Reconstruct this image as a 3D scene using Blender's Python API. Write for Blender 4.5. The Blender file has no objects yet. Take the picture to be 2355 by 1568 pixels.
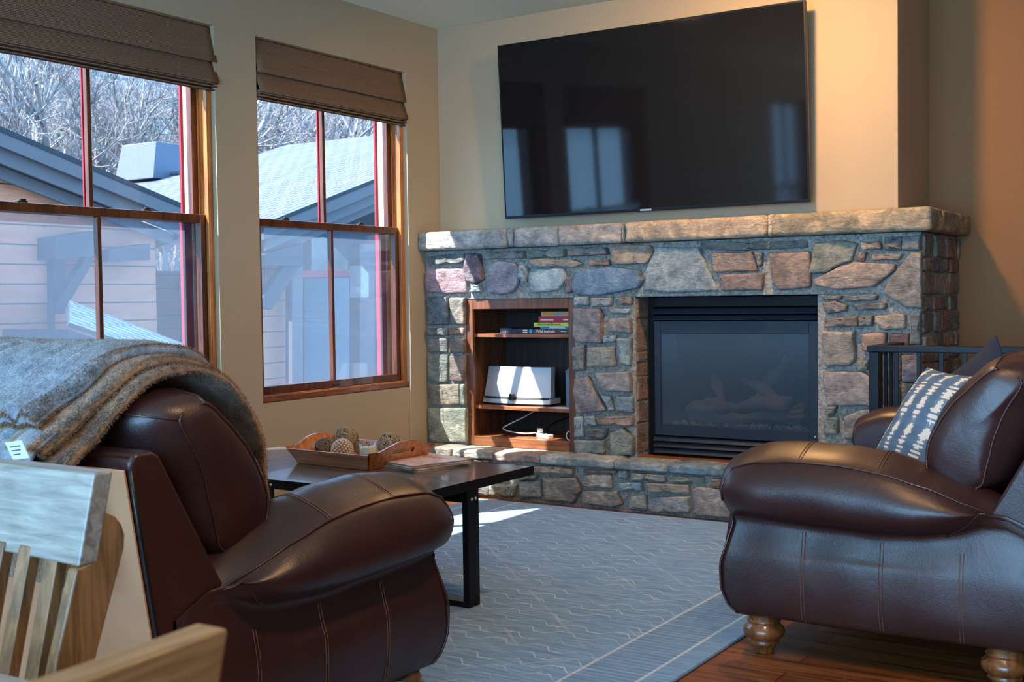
import bpy, bmesh, math, random
from mathutils import Vector, Matrix, noise
random.seed(7)
C = bpy.context.scene.collection
PI = math.pi
sc = bpy.context.scene
# ------------------------------------------------------------------ camera
CAM = Vector((4.5562, -6.2287, 1.2)); F = 2740.0
_a, _b, _r = math.radians(32.8047), math.radians(2.0803), math.radians(0.7912)
_f = Vector((-math.sin(_a)*math.cos(_b), math.cos(_a)*math.cos(_b), -math.sin(_b)))
_rt = Vector((math.cos(_a), math.sin(_a), 0)); _up = _rt.cross(_f)
RX = _rt*math.cos(_r) - _up*math.sin(_r); RU = _rt*math.sin(_r) + _up*math.cos(_r)
cd = bpy.data.cameras.new('camera'); cam = bpy.data.objects.new('camera', cd); C.objects.link(cam)
cam.matrix_world = Matrix(((RX.x, RU.x, -_f.x, CAM.x), (RX.y, RU.y, -_f.y, CAM.y), (RX.z, RU.z, -_f.z, CAM.z), (0, 0, 0, 1)))
cd.sensor_width = 36; cd.lens = F*36/2355; cd.clip_start = .05; cd.clip_end = 500
cd.dof.use_dof = True; cd.dof.focus_distance = 4.6; cd.dof.aperture_fstop = 10
sc.camera = cam
def at(px, py, ax, v):
    """the point of a real plane (x, y or z = v) seen at a pixel of the photograph"""
    d = RX*((px-1177.5)/F) - RU*((py-784)/F) + _f
    k = 'XYZ'.index(ax); t = (v-CAM[k])/d[k]
    return CAM + d*t
# ------------------------------------------------------------------ materials
def srgb(r, g, b):
    f = lambda c: (c/255/12.92 if c <= 10 else ((c/255+.055)/1.055)**2.4)
    return (f(r), f(g), f(b), 1)
class NT:
    def __init__(s, name):
        s.m = bpy.data.materials.new(name); s.m.use_nodes = True; s.t = s.m.node_tree
        s.b = s.t.nodes['Principled BSDF']; s.out = s.t.nodes['Material Output']
    def n(s, typ, ins=None, **kw):
        nd = s.t.nodes.new('ShaderNode'+typ)
        for k, v in kw.items(): setattr(nd, k, v)
        for k, v in (ins or {}).items():
            if isinstance(v, bpy.types.NodeSocket): s.t.links.new(v, nd.inputs[k])
            else: nd.inputs[k].default_value = v
        return nd
    def coord(s, kind='Object', scale=(1, 1, 1), rot=(0, 0, 0)):
        tc = s.n('TexCoord'); mp = s.n('Mapping', {'Vector': tc.outputs[kind], 'Scale': scale, 'Rotation': rot}); return mp.outputs[0]
    def noise(s, vec, scale, detail=4, rough=.55, dist=0):
        return s.n('TexNoise', {'Vector': vec, 'Scale': scale, 'Detail': detail, 'Roughness': rough, 'Distortion': dist}).outputs[0]
    def ramp(s, fac, stops):
        r = s.n('ValToRGB', {'Fac': fac}); e = r.color_ramp.elements
        while len(e) < len(stops): e.new(.5)
        for i, (p, c) in enumerate(stops): e[i].position = p; e[i].color = c
        return r.outputs[0]
    def mix(s, fac, a, b, mode='MIX'):
        m = s.n('Mix', data_type='RGBA', blend_type=mode)
        for k, v in ((0, fac), (6, a), (7, b)):
            if isinstance(v, bpy.types.NodeSocket): s.t.links.new(v, m.inputs[k])
            else: m.inputs[k].default_value = v
        return m.outputs[2]
    def math(s, op, a, b=0, c=0):
        m = s.n('Math', operation=op)
        for k, v in enumerate((a, b, c)):
            if isinstance(v, bpy.types.NodeSocket): s.t.links.new(v, m.inputs[k])
            else: m.inputs[k].default_value = v
        return m.outputs[0]
    def bump(s, h, strength=.3, dist=.01):
        b = s.n('Bump', {'Height': h, 'Strength': strength, 'Distance': dist})
        s.t.links.new(b.outputs[0], s.b.inputs['Normal'])
    def set(s, **kw):
        for k, v in kw.items():
            k = {'col': 'Base Color', 'rough': 'Roughness', 'metal': 'Metallic', 'spec': 'Specular IOR Level', 'coat': 'Coat Weight', 'sheen': 'Sheen Weight', 'alpha': 'Alpha', 'ecol': 'Emission Color', 'estr': 'Emission Strength', 'coatr': 'Coat Roughness'}.get(k, k)
            if isinstance(v, bpy.types.NodeSocket): s.t.links.new(v, s.b.inputs[k])
            else: s.b.inputs[k].default_value = v
        return s.m
M = {}
def plain(name, col, rough=.6, metal=0, bump=0, bscale=60, var=.12, coat=0, spec=.5):
    n = NT(name); v = n.coord(); nz = n.noise(v, bscale*.2, 3)
    c = srgb(*col); d = tuple(x*(1-var) for x in c[:3])+(1,); l = tuple(min(1, x*(1+var)) for x in c[:3])+(1,)
    n.set(col=n.mix(nz, d, l), rough=rough, metal=metal, coat=coat, spec=spec)
    if bump: n.bump(n.noise(v, bscale, 5), bump, .004)
    M[name] = n.m; return n.m
def wood(name, c1, c2, axis='X', scale=1, rough=.4, coat=.15, bump=.15, plank=None):
    n = NT(name); s = {'X': (1.5, 22, 22), 'Y': (22, 1.5, 22), 'Z': (22, 22, 1.5)}[axis]
    v = n.coord(scale=tuple(a*scale for a in s)); g = n.noise(v, 1.6, 6, .65, .6)
    v2 = n.coord(scale=tuple(a*scale*.25 for a in s)); g2 = n.noise(v2, 1.3, 3)
    c = n.mix(g2, n.ramp(g, [(.3, srgb(*c1)), (.62, srgb(*c2))]), n.ramp(g, [(.35, tuple(x*.75 for x in srgb(*c1)[:3])+(1,)), (.7, srgb(*c2))]))
    if plank:
        br = n.n('TexBrick', {'Vector': n.coord(), 'Color1': (1, 1, 1, 1), 'Color2': (.62, .56, .5, 1), 'Mortar': (.12, .09, .07, 1), 'Scale': 1, 'Mortar Size': .0022, 'Mortar Smooth': .2, 'Bias': 0, 'Brick Width': plank[0], 'Row Height': plank[1]})
        c = n.mix(1, c, br.outputs[0], 'MULTIPLY')
        n.bump(n.math('SUBTRACT', g, n.math('MULTIPLY', br.outputs[1], 3)), bump, .003)
    else: n.bump(g, bump, .002)
    n.set(col=c, rough=rough, coat=coat); M[name] = n.m; return n.m
def wallmat(name, col):
    n = NT(name); v = n.coord(); h = n.noise(v, 90, 4)
    h2 = n.noise(v, 1.2, 2)
    c = srgb(*col)
    n.set(col=n.mix(h2, tuple(x*.95 for x in c[:3])+(1,), c), rough=.75, spec=.25); n.bump(h, .12, .002); M[name] = n.m
wallmat('wall_paint', (175, 158, 130)); wallmat('wall_lamplit', (146, 106, 70)); wallmat('ceiling_paint', (238, 242, 220))  # back and right walls: warm lamplight tinted into the paint colour
wood('floor_wood', (92, 48, 22), (172, 104, 56), 'X', 1, .38, .2, .25, plank=(1.3, .125))
wood('window_wood', (128, 66, 22), (204, 124, 50), 'Z', 1, .35, .3)
wood('backlit_sash_wood', (58, 26, 12), (112, 58, 26), 'Z', 1, .35, .3)  # frame wood darkened in colour, as the sashes stand backlit
wood('window_wood_y', (80, 38, 16), (140, 76, 34), 'Y', 1, .35, .3)
wood('cabinet_wood', (104, 60, 36), (158, 98, 60), 'X', 1, .42, .1)
wood('cabinet_wood_z', (78, 44, 26), (128, 78, 48), 'Z', 1, .42, .1)
wood('cabinet_shaded', (34, 26, 24), (62, 48, 42), 'Z', 1, .6, 0)  # shelf wood darkened for the shade at the back of the unit
wood('oak_daylit_x', (116, 104, 92), (164, 152, 138), 'X', 2, .35, .25)  # oak greyed in colour for bluish daylight washing its front faces
wood('oak_y', (156, 118, 78), (206, 170, 122), 'Y', 2, .42, .1)
wood('oak_warm', (134, 90, 52), (190, 140, 90), 'X', 2, .42, .1)
wood('oak_z', (100, 66, 38), (156, 110, 68), 'Z', 2, .42, .1)
wood('table_wood', (50, 46, 48), (124, 116, 114), 'X', .8, .16, .5, .2, plank=(2.5, .19))
wood('tray_wood', (148, 78, 40), (210, 134, 74), 'X', 1.5, .35, .3)
wood('leg_wood', (84, 46, 22), (150, 92, 46), 'Z', 1, .28, .5)
plain('black_metal', (26, 27, 31), .42, .7, .1, 200)
plain('table_metal', (34, 30, 32), .38, .75, .15, 120, .3)
plain('insert_metal', (38, 48, 60), .4, .3, .08, 300)
plain('rail_metal', (24, 26, 30), .4, .5)
pass
plain('white_plastic', (225, 225, 222), .4); plain('silver_mesh', (180, 190, 200), .35, .25, .3, 900, .05)
plain('dark_plastic', (18, 18, 20), .35); plain('cord_white', (200, 198, 190), .5); plain('paper', (232, 230, 224), .7)
plain('badge', (190, 195, 200), .3, .8); plain('latch_metal', (70, 66, 60), .35, .9)
plain('diffuser_blue', (96, 120, 142), .5); plain('red_paint', (150, 18, 40), .5); plain('white_trim', (226, 224, 226), .55)
plain('log_bark', (118, 104, 96), .9, 0, .8, 40, .35); plain('ember', (124, 120, 120), .9, 0, .6, 60, .3)
plain('candle_wax', (232, 214, 184), .5); plain('pod_brown', (150, 100, 58), .6, 0, .5, 120, .3); plain('twig', (168, 146, 124), .75, 0, .3, 80, .4); plain('twig_dark', (120, 98, 84), .75, 0, .3, 80, .4)
plain('pod_pale', (216, 204, 186), .7, 0, .3, 120, .15)
plain('coaster', (70, 120, 190), .2); plain('trim_grey', (150, 146, 150), .6); plain('glazed_teal', (50, 76, 92), .4); plain('fascia', (78, 74, 78), .8, 0, .2, 30, .1); plain('cap_metal', (84, 92, 110), .6, .2)
plain('brace_wood', (40, 42, 50), .85, 0, .3, 20, .2)
plain('bark', (124, 120, 120), .9, 0, .4, 10, .3); plain('tan_cloth', (176, 158, 132), .85, 0, .4, 400); plain('navy_cloth', (34, 44, 62), .8, 0, .4, 500)
plain('cream_cloth', (214, 206, 190), .8, 0, .4, 400); plain('stitch', (120, 78, 56), .5); plain('piping', (64, 36, 32), .35, 0, 0, 60, .1, .2)
n = NT('leather'); v = n.coord(); a = n.noise(v, 3, 4); g = n.noise(v, 230, 3); w_ = n.noise(v, 9, 4, .6, .8)
n.set(col=n.ramp(a, [(.3, srgb(44, 23, 22)), (.7, srgb(62, 33, 29))]), rough=n.math('ADD', n.math('MULTIPLY', w_, .22), .26), spec=.55, coat=.12, coatr=.3)
n.bump(n.math('ADD', n.math('MULTIPLY', g, .3), w_), .3, .006); M['leather'] = n.m
n = NT('leather_back'); v = n.coord(); n.set(col=n.ramp(n.noise(v, 3, 4), [(.3, srgb(200, 142, 104)), (.7, srgb(216, 160, 120))]), rough=.5); n.bump(n.noise(v, 200, 3), .15, .002); M['leather_back'] = n.m  # tan back leather, lightened for the sun that falls on it
n = NT('mortar'); v = n.coord(); a = n.noise(v, 60, 6, .7); b = n.noise(v, 6, 3); n.set(col=n.mix(b, n.ramp(a, [(.3, srgb(104, 102, 98)), (.6, srgb(176, 174, 166))]), n.ramp(a, [(.35, srgb(120, 118, 112)), (.65, srgb(200, 198, 190))])), rough=.95, spec=.15); n.bump(a, 1, .012); M['mortar'] = n.m
# glass
def glassmat(name, tint=(1, 1, 1, 1), refl=.08):
    n = NT(name); n.t.nodes.remove(n.b)
    tr = n.n('BsdfTransparent', {'Color': tint}); gl = n.n('BsdfGlossy', {'Roughness': .02, 'Color': (1, 1, 1, 1)})
    lw = n.n('LayerWeight', {'Blend': .5}); mx = n.n('MixShader', {0: n.math('ADD', n.math('MULTIPLY', n.math('POWER', lw.outputs[1], 4), refl*7), refl*.4), 1: tr.outputs[0], 2: gl.outputs[0]})
    n.t.links.new(mx.outputs[0], n.out.inputs[0]); M[name] = n.m
glassmat('window_glass', (.96, .98, 1, 1), .06); glassmat('clear_glass', (.93, .96, .97, 1), .1)
n = NT('insect_screen'); n.t.nodes.remove(n.b); v = n.coord(scale=(1, 1, 1))
wv = n.noise(v, 14, 2)
tr = n.n('BsdfTransparent'); df = n.n('BsdfDiffuse', {'Color': (.13, .17, .23, 1)}); tl = n.n('BsdfTranslucent', {'Color': (.13, .17, .23, 1)})
ad = n.n('AddShader', {0: df.outputs[0], 1: tl.outputs[0]})
mx = n.n('MixShader', {0: n.math('ADD', n.math('MULTIPLY', wv, .08), .2), 1: tr.outputs[0], 2: ad.outputs[0]}); n.t.links.new(mx.outputs[0], n.out.inputs[0]); M['insect_screen'] = n.m
n = NT('screen'); n.set(col=(.006, .006, .007, 1), rough=.06, spec=.42); M['screen'] = n.m
n = NT('fire_glass'); n.t.nodes.remove(n.b); tr = n.n('BsdfTransparent', {'Color': (.78, .80, .84, 1)}); gl = n.n('BsdfGlossy', {'Roughness': .25, 'Color': (.5, .6, .7, 1)}); df = n.n('BsdfDiffuse', {'Color': (.05, .07, .09, 1)})
m1 = n.n('MixShader', {0: .25, 1: gl.outputs[0], 2: df.outputs[0]}); mx = n.n('MixShader', {0: .25, 1: tr.outputs[0], 2: m1.outputs[0]}); n.t.links.new(mx.outputs[0], n.out.inputs[0]); M['fire_glass'] = n.m
# per-stone colour kept in an attribute
n = NT('stone'); at_ = n.n('Attribute', attribute_name='col'); v = n.coord()
n1 = n.noise(v, 9, 7, .68, .8); n2 = n.noise(n.coord(scale=(1, 1, 2.2)), 32, 6, .7, .6); n3 = n.noise(n.coord(scale=(1, 1, 3)), 13, 5, .6, 1)
c = n.mix(.75, at_.outputs[0], n.ramp(n1, [(.3, (.32, .30, .31, 1)), (.5, (1, .98, .95, 1)), (.70, (2.1, 1.8, 1.5, 1))]), 'MULTIPLY')
c = n.mix(.6, c, n.ramp(n2, [(.3, (.45, .45, .47, 1)), (.62, (1.28, 1.25, 1.22, 1))]), 'MULTIPLY')
c = n.mix(n.ramp(n3, [(.6, (0, 0, 0, 1)), (.68, (.5, .5, .5, 1))]), c, srgb(176, 172, 160))
n.set(col=c, rough=.82, spec=.3); n.bump(n.math('ADD', n.math('MULTIPLY', n2, .5), n3), .9, .012); M['stone'] = n.m
# woven shade
n = NT('woven_shade'); v = n.coord()
w1 = n.n('TexWave', {'Vector': v, 'Scale': 42, 'Distortion': 1.2, 'Detail': 2}, bands_direction='Z').outputs[1]
w2 = n.n('TexWave', {'Vector': v, 'Scale': 30, 'Distortion': .4, 'Detail': 1}, bands_direction='Y').outputs[1]
w = n.math('MULTIPLY', w1, n.math('ADD', n.math('MULTIPLY', w2, .5), .5))
nz = n.noise(n.coord(scale=(1, 1, 30)), 3, 3)
n.set(col=n.mix(nz, n.ramp(w, [(.1, srgb(82, 62, 46)), (.8, srgb(142, 114, 88))]), n.ramp(w, [(.1, srgb(98, 78, 62)), (.8, srgb(166, 138, 112))])), rough=.85, spec=.2); n.bump(w, .5, .003); M['woven_shade'] = n.m
# rug
n = NT('rug_pile'); tc = n.n('TexCoord'); sx = n.n('SeparateXYZ', {0: tc.outputs['Object']}); X, Y = sx.outputs[0], sx.outputs[1]
wob = n.noise(n.coord(scale=(1, 1, 1)), 9, 2)
tri = n.math('PINGPONG', n.math('DIVIDE', n.math('ADD', X, n.math('MULTIPLY', wob, .015)), .085), 1)
trap = n.math('MINIMUM', n.math('MAXIMUM', n.math('SUBTRACT', n.math('MULTIPLY', tri, 2.4), .7), 0), 1)
vv = n.math('ADD', Y, n.math('MULTIPLY', trap, .045))
l1 = n.math('LESS_THAN', n.math('FRACT', n.math('DIVIDE', vv, .088)), .09)
dia = n.math('ADD', n.math('PINGPONG', X, .45), n.math('PINGPONG', n.math('ADD', Y, .2), .45))
l2 = n.math('LESS_THAN', n.math('ABSOLUTE', n.math('SUBTRACT', n.math('FRACT', n.math('DIVIDE', dia, .30)), .5)), .03)
fade = n.ramp(n.noise(n.coord(), 4.5, 3), [(.38, (.08, .08, .08, 1)), (.6, (1, 1, 1, 1))])
ln = n.math('MULTIPLY', n.math('MAXIMUM', l1, n.math('MULTIPLY', l2, .35)), fade)
edge = n.math('SUBTRACT', 1.22, n.math('ABSOLUTE', X))      # distance from the long edges
inb = n.math('MULTIPLY', n.math('LESS_THAN', edge, .30), n.math('GREATER_THAN', edge, .09))
st = n.math('LESS_THAN', n.math('FRACT', n.math('DIVIDE', Y, .03)), .3)
bl = n.math('LESS_THAN', n.math('ABSOLUTE', n.math('SUBTRACT', edge, .30)), .006)
bl2 = n.math('LESS_THAN', n.math('ABSOLUTE', n.math('SUBTRACT', edge, .09)), .006)
field = n.math('GREATER_THAN', edge, .30)
base = n.ramp(n.noise(n.coord(scale=(2.5, 26, 1)), 2, 5, .65), [(.3, srgb(80, 116, 154)), (.7, srgb(134, 172, 210))])
lf = n.math('MAXIMUM', n.math('MULTIPLY', ln, field), n.math('MAXIMUM', bl, bl2))
cc = n.mix(n.math('MULTIPLY', lf, .7), base, srgb(214, 220, 226))
cc = n.mix(n.math('MULTIPLY', n.math('MULTIPLY', st, inb), .5), cc, srgb(84, 88, 98))
n.set(col=cc, rough=.95, spec=.1, sheen=.3); n.bump(n.noise(n.coord(), 260, 3), .5, .004); M['rug_pile'] = n.m
# ikat pillow
n = NT('ikat_cloth'); tc = n.n('TexCoord'); sx = n.n('SeparateXYZ', {0: tc.outputs['Object']}); X, Y = sx.outputs[0], sx.outputs[1]
jag = n.n('TexWhiteNoise', {'W': n.math('FLOOR', n.math('MULTIPLY', Y, 130))}, noise_dimensions='1D').outputs[0]
slow = n.n('TexNoise', {'W': n.math('MULTIPLY', Y, 9), 'Scale': 1.0}, noise_dimensions='1D').outputs[0]
p = n.math('ADD', X, n.math('MULTIPLY', slow, .05))
d = n.math('ABSOLUTE', n.math('SUBTRACT', n.math('FRACT', n.math('DIVIDE', p, .115)), .5))
wd = n.math('MULTIPLY', jag, n.n('TexNoise', {'Vector': n.coord(scale=(6, 14, 1)), 'Scale': 1.4}).outputs[0])
white = n.math('LESS_THAN', d, n.math('MULTIPLY', n.math('SUBTRACT', wd, .04), .62))
blue = n.math('LESS_THAN', d, n.math('ADD', n.math('MULTIPLY', jag, .18), .15))
bc = n.mix(n.noise(n.coord(scale=(10, 30, 1)), 1, 3), srgb(62, 84, 108), srgb(106, 142, 172))
bc = n.mix(n.math('MULTIPLY', blue, .5), bc, srgb(134, 160, 182))
n.set(col=n.mix(white, bc, srgb(232, 228, 216)), rough=.85, spec=.2); n.bump(n.noise(n.coord(), 300, 2), .3, .002); M['ikat_cloth'] = n.m
# throw
def fur(name, c1, c2):
    n = NT(name); v = n.coord(scale=(1, 1, 1)); a = n.noise(v, 26, 5, .7, .6); b = n.noise(v, 5, 3)
    n.set(col=n.mix(b, n.ramp(a, [(.3, srgb(*c1)), (.7, srgb(*c2))]), n.ramp(a, [(.35, tuple(x*.6 for x in srgb(*c1)[:3])+(1,)), (.75, srgb(*c2))])), rough=.9, spec=.1, sheen=.5)
    n.bump(n.noise(v, 160, 4), .8, .008); M[name] = n.m
fur('fur_grey', (96, 108, 122), (160, 174, 188)); fur('fur_brown', (86, 54, 30), (184, 138, 92))
# exterior
for nm_, c1_, c2_, c3_ in (('shingles', (76, 82, 90), (92, 98, 106), (34, 38, 46)), ('shingles_sunlit', (168, 164, 158), (190, 186, 180), (70, 68, 66))):  # second set lightened for sunlight on the lower roof strip
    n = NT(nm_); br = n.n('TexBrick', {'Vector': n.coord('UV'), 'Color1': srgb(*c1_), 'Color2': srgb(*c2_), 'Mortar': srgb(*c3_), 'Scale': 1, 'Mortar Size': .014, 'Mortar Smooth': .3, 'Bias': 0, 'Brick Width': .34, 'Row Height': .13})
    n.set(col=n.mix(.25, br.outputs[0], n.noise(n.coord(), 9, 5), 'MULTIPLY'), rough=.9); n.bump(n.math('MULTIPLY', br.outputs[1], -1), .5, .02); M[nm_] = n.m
n = NT('siding'); sx = n.n('SeparateXYZ', {0: n.coord()}); fz = n.math('FRACT', n.math('DIVIDE', sx.outputs[2], .2))
gap = n.math('LESS_THAN', fz, .07)
bc = n.mix(n.noise(n.coord(scale=(1, 2, 14)), 2.5, 4), srgb(150, 88, 62), srgb(200, 132, 100))
n.set(col=n.mix(gap, bc, srgb(40, 34, 36)), rough=.85); n.bump(fz, .6, .02); M['siding'] = n.m
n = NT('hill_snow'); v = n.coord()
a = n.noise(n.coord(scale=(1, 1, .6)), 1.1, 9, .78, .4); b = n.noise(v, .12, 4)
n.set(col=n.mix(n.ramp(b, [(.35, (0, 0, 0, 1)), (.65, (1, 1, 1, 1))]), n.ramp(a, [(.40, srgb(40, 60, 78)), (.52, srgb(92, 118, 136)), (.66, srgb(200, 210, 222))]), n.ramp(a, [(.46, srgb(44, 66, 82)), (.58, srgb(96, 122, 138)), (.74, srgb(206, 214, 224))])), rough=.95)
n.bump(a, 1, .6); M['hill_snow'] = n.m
plain('conifer', (88, 116, 120), .95, 0, .5, 4, .4); plain('fur_dirt', (120, 112, 104), .95)
n = NT('magazine_cover'); v = n.coord(); a = n.noise(v, 11, 3, .5, 1.2)
n.set(col=n.ramp(a, [(.3, srgb(120, 150, 210)), (.42, srgb(226, 226, 236)), (.58, srgb(236, 232, 236)), (.66, srgb(214, 110, 110)), (.75, srgb(240, 214, 206))]), rough=.25, coat=.4); M['magazine_cover'] = n.m
n = NT('pages'); sx = n.n('SeparateXYZ', {0: n.coord()}); n.set(col=n.mix(n.math('LESS_THAN', n.math('FRACT', n.math('MULTIPLY', sx.outputs[2], 400)), .4), srgb(190, 168, 140), srgb(120, 96, 74)), rough=.8); M['pages'] = n.m
for nm, cl in (('book_orange', (214, 142, 62)), ('book_red', (170, 26, 66)), ('book_lime', (196, 206, 70)), ('book_blue', (40, 122, 176)), ('book_dark', (62, 50, 52)), ('book_navy', (22, 26, 40)), ('book_grey', (70, 80, 96)), ('ink_white', (230, 228, 220)), ('ink_blue', (60, 150, 210)), ('ink_dark', (110, 120, 40)), ('ink_red', (206, 44, 80))):
    plain(nm, cl, .45)
# ------------------------------------------------------------------ helpers
def props(o, label=None, cat=None, group=None, kind=None):
    if label: o['label'] = label
    if cat: o['category'] = cat
    if group: o['group'] = group
    if kind: o['kind'] = kind
    return o
def empty(name, loc=(0, 0, 0), rot=(0, 0, 0)):
    o = bpy.data.objects.new(name, None); C.objects.link(o); o.location = loc; o.rotation_euler = rot; o.empty_display_size = .1; return o
def thing(name, label, cat, loc=(0, 0, 0), rot=(0, 0, 0), group=None):
    return props(empty(name, loc, rot), label, cat, group)
def link(name, bm, mat, parent=None, smooth=False, bevel=0, sub=0, seg=2, angle=35):
    me = bpy.data.meshes.new(name); bmesh.ops.recalc_face_normals(bm, faces=bm.faces); bm.to_mesh(me); bm.free()
    o = bpy.data.objects.new(name, me); C.objects.link(o)
    for m in (mat if isinstance(mat, (list, tuple)) else [mat]): me.materials.append(M[m] if isinstance(m, str) else m)
    if smooth or bevel:
        for p in me.polygons: p.use_smooth = True
    if bevel:
        b = o.modifiers.new('bevel', 'BEVEL'); b.width = bevel; b.segments = seg; b.limit_method = 'ANGLE'; b.angle_limit = math.radians(angle); b.harden_normals = True
    if sub:
        s = o.modifiers.new('subsurf', 'SUBSURF'); s.levels = sub; s.render_levels = sub
    if parent: o.parent = parent
    return o
def bx(bm, x0, y0, z0, x1, y1, z1, mi=0, mat=None):
    vs = [bm.verts.new(p) for p in ((x0, y0, z0), (x1, y0, z0), (x1, y1, z0), (x0, y1, z0), (x0, y0, z1), (x1, y0, z1), (x1, y1, z1), (x0, y1, z1))]
    if mat:
        for v in vs: v.co = mat @ v.co
    for f in ((0, 3, 2, 1), (4, 5, 6, 7), (0, 1, 5, 4), (1, 2, 6, 5), (2, 3, 7, 6), (3, 0, 4, 7)):
        bm.faces.new([vs[i] for i in f]).material_index = mi
    return vs
def box(name, x0, y0, z0, x1, y1, z1, mat, parent=None, bevel=.003, **kw):
    bm = bmesh.new(); bx(bm, x0, y0, z0, x1, y1, z1); return link(name, bm, mat, parent, bevel=bevel, **kw)
def hexa(bm, pts, mi=0):
    vs = [bm.verts.new(p) for p in pts]
    for f in ((0, 3, 2, 1), (4, 5, 6, 7), (0, 1, 5, 4), (1, 2, 6, 5), (2, 3, 7, 6), (3, 0, 4, 7)): bm.faces.new([vs[i] for i in f]).material_index = mi
def prism(bm, poly, fn, mi=0):
    """extrude the 2D polygon between fn(p,0) and fn(p,1)"""
    a = [bm.verts.new(fn(p, 0)) for p in poly]; b = [bm.verts.new(fn(p, 1)) for p in poly]; k = len(poly)
    bm.faces.new(a).material_index = mi; bm.faces.new(b[::-1]).material_index = mi
    for i in range(k): bm.faces.new((a[i], b[i], b[(i+1) % k], a[(i+1) % k])).material_index = mi
def tube(bm, pts, r, k=6, closed=False, cap=True, mi=0):
    pts = [Vector(p) for p in pts]; n = len(pts); rings = []; up = None
    rr = r if isinstance(r, (list, tuple)) else [r]*n
    for i, p in enumerate(pts):
        a = pts[(i-1) % n] if (i > 0 or closed) else p; b = pts[(i+1) % n] if (i < n-1 or closed) else p
        t = (b-a); t = t.normalized() if t.length > 1e-9 else Vector((0, 0, 1))
        if up is None: up = Vector((0, 0, 1)) if abs(t.z) < .9 else Vector((1, 0, 0))
        s = t.cross(up); s = s.normalized() if s.length > 1e-6 else t.orthogonal().normalized(); up = s.cross(t).normalized()
        rings.append([bm.verts.new(p+(s*math.cos(2*PI*j/k)+up*math.sin(2*PI*j/k))*rr[i]) for j in range(k)])
    for i in range(n if closed else n-1):
        A, B = rings[i], rings[(i+1) % n]
        for j in range(k): bm.faces.new((A[j], A[(j+1) % k], B[(j+1) % k], B[j])).material_index = mi
    if cap and not closed: bm.faces.new(rings[0][::-1]).material_index = mi; bm.faces.new(rings[-1]).material_index = mi
def lathe(bm, prof, k=32, c=(0, 0, 0), mi=0):
    rings = []
    for r, z in prof: rings.append([bm.verts.new((c[0]+r*math.cos(2*PI*j/k), c[1]+r*math.sin(2*PI*j/k), c[2]+z)) for j in range(k)])
    for A, B in zip(rings, rings[1:]):
        for j in range(k): bm.faces.new((A[j], A[(j+1) % k], B[(j+1) % k], B[j])).material_index = mi
    bm.faces.new(rings[0][::-1]).material_index = mi; bm.faces.new(rings[-1]).material_index = mi
def lerp(tab, x):
    if x <= tab[0][0]: return tab[0][1]
    for (a, u), (b, v) in zip(tab, tab[1:]):
        if x <= b:
            t = (x-a)/(b-a); t = t*t*(3-2*t)*.3+t*.7; return u+(v-u)*t
    return tab[-1][1]
def nz(p, s=1, seed=0): return noise.noise(Vector(p)*s+Vector((seed, seed*1.7, seed*.3)))
def catmull(pts, n=6, closed=False):
    P = [Vector(p) for p in pts]; k = len(P); out = []
    for i in range(k if closed else k-1):
        g = lambda j: P[j % k] if closed else P[max(0, min(k-1, j))]
        a, b, c, d = g(i-1), g(i), g(i+1), g(i+2)
        for s in range(n):
            t = s/n; out.append(.5*((2*b)+(c-a)*t+(2*a-5*b+4*c-d)*t*t+(3*b-a-3*c+d)*t**3))
    if not closed: out.append(P[-1])
    return out
def textobj(name, body, size, mat, parent, matrix, ext=.0006):
    cu = bpy.data.curves.new(name, 'FONT'); cu.body = body; cu.size = size; cu.extrude = ext; cu.align_x = 'LEFT'
    tmp = bpy.data.objects.new(name, cu); C.objects.link(tmp); bpy.context.view_layer.update()
    me = bpy.data.meshes.new_from_object(tmp.evaluated_get(bpy.context.evaluated_depsgraph_get()))
    bpy.data.objects.remove(tmp); o = bpy.data.objects.new(name, me); C.objects.link(o); me.materials.clear(); me.materials.append(M[mat]); o.parent = parent; o.matrix_local = matrix; return o
def copy_tree(o, parent=None):
    c = o.copy(); C.objects.link(c)
    if parent: c.parent = parent
    for ch in list(o.children): copy_tree(ch, c)
    return c
# ------------------------------------------------------------------ room shell
ZC = 2.926
def struct(name, *a, **k):
    o = box(name, *a, **k); o['kind'] = 'structure'; return o
struct('floor', 0, -9.5, -.12, 7.5, .8, 0, 'floor_wood', bevel=0)
struct('ceiling', -.2, -9.5, ZC, 7.5, .8, ZC+.12, 'ceiling_paint', bevel=0)
WINS = [(1, -3.28, -1.912), (2, -1.62, -.331), (3, -7.7, -6.35)]; WZ0, WZ1 = .653, 2.60
bm = bmesh.new(); edges_y = [-9.5, -7.7, -6.35, -3.28, -1.912, -1.62, -.331, .8]
for i in (0, 2, 4, 6): bx(bm, -.17, edges_y[i], 0, 0, edges_y[i+1], ZC)
for _, a, b in WINS: bx(bm, -.17, a, 0, 0, b, WZ0); bx(bm, -.17, a, WZ1, 0, b, ZC)
o = link('wall_left', bm, 'wall_paint'); o['kind'] = 'structure'
struct('wall_chimney', 0, 0, 1.50, 2.908, .645, ZC, 'wall_paint', bevel=.004)
struct('wall_back', 0, .645, 0, 7.5, .8, ZC, 'wall_lamplit', bevel=0)
struct('wall_right', 7.5, -9.5, 0, 7.65, .8, ZC, 'wall_lamplit', bevel=0)
bm = bmesh.new(); bx(bm, 0, -9.65, 0, 1, -9.5, ZC); bx(bm, 6.5, -9.65, 0, 7.5, -9.5, ZC); bx(bm, 1, -9.65, 0, 6.5, -9.5, .3); bx(bm, 1, -9.65, 2.5, 6.5, -9.5, ZC)  # unseen wall; its opening is shaped for the fill lamp just inside
o = link('wall_front', bm, 'wall_paint'); o['kind'] = 'structure'
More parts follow.
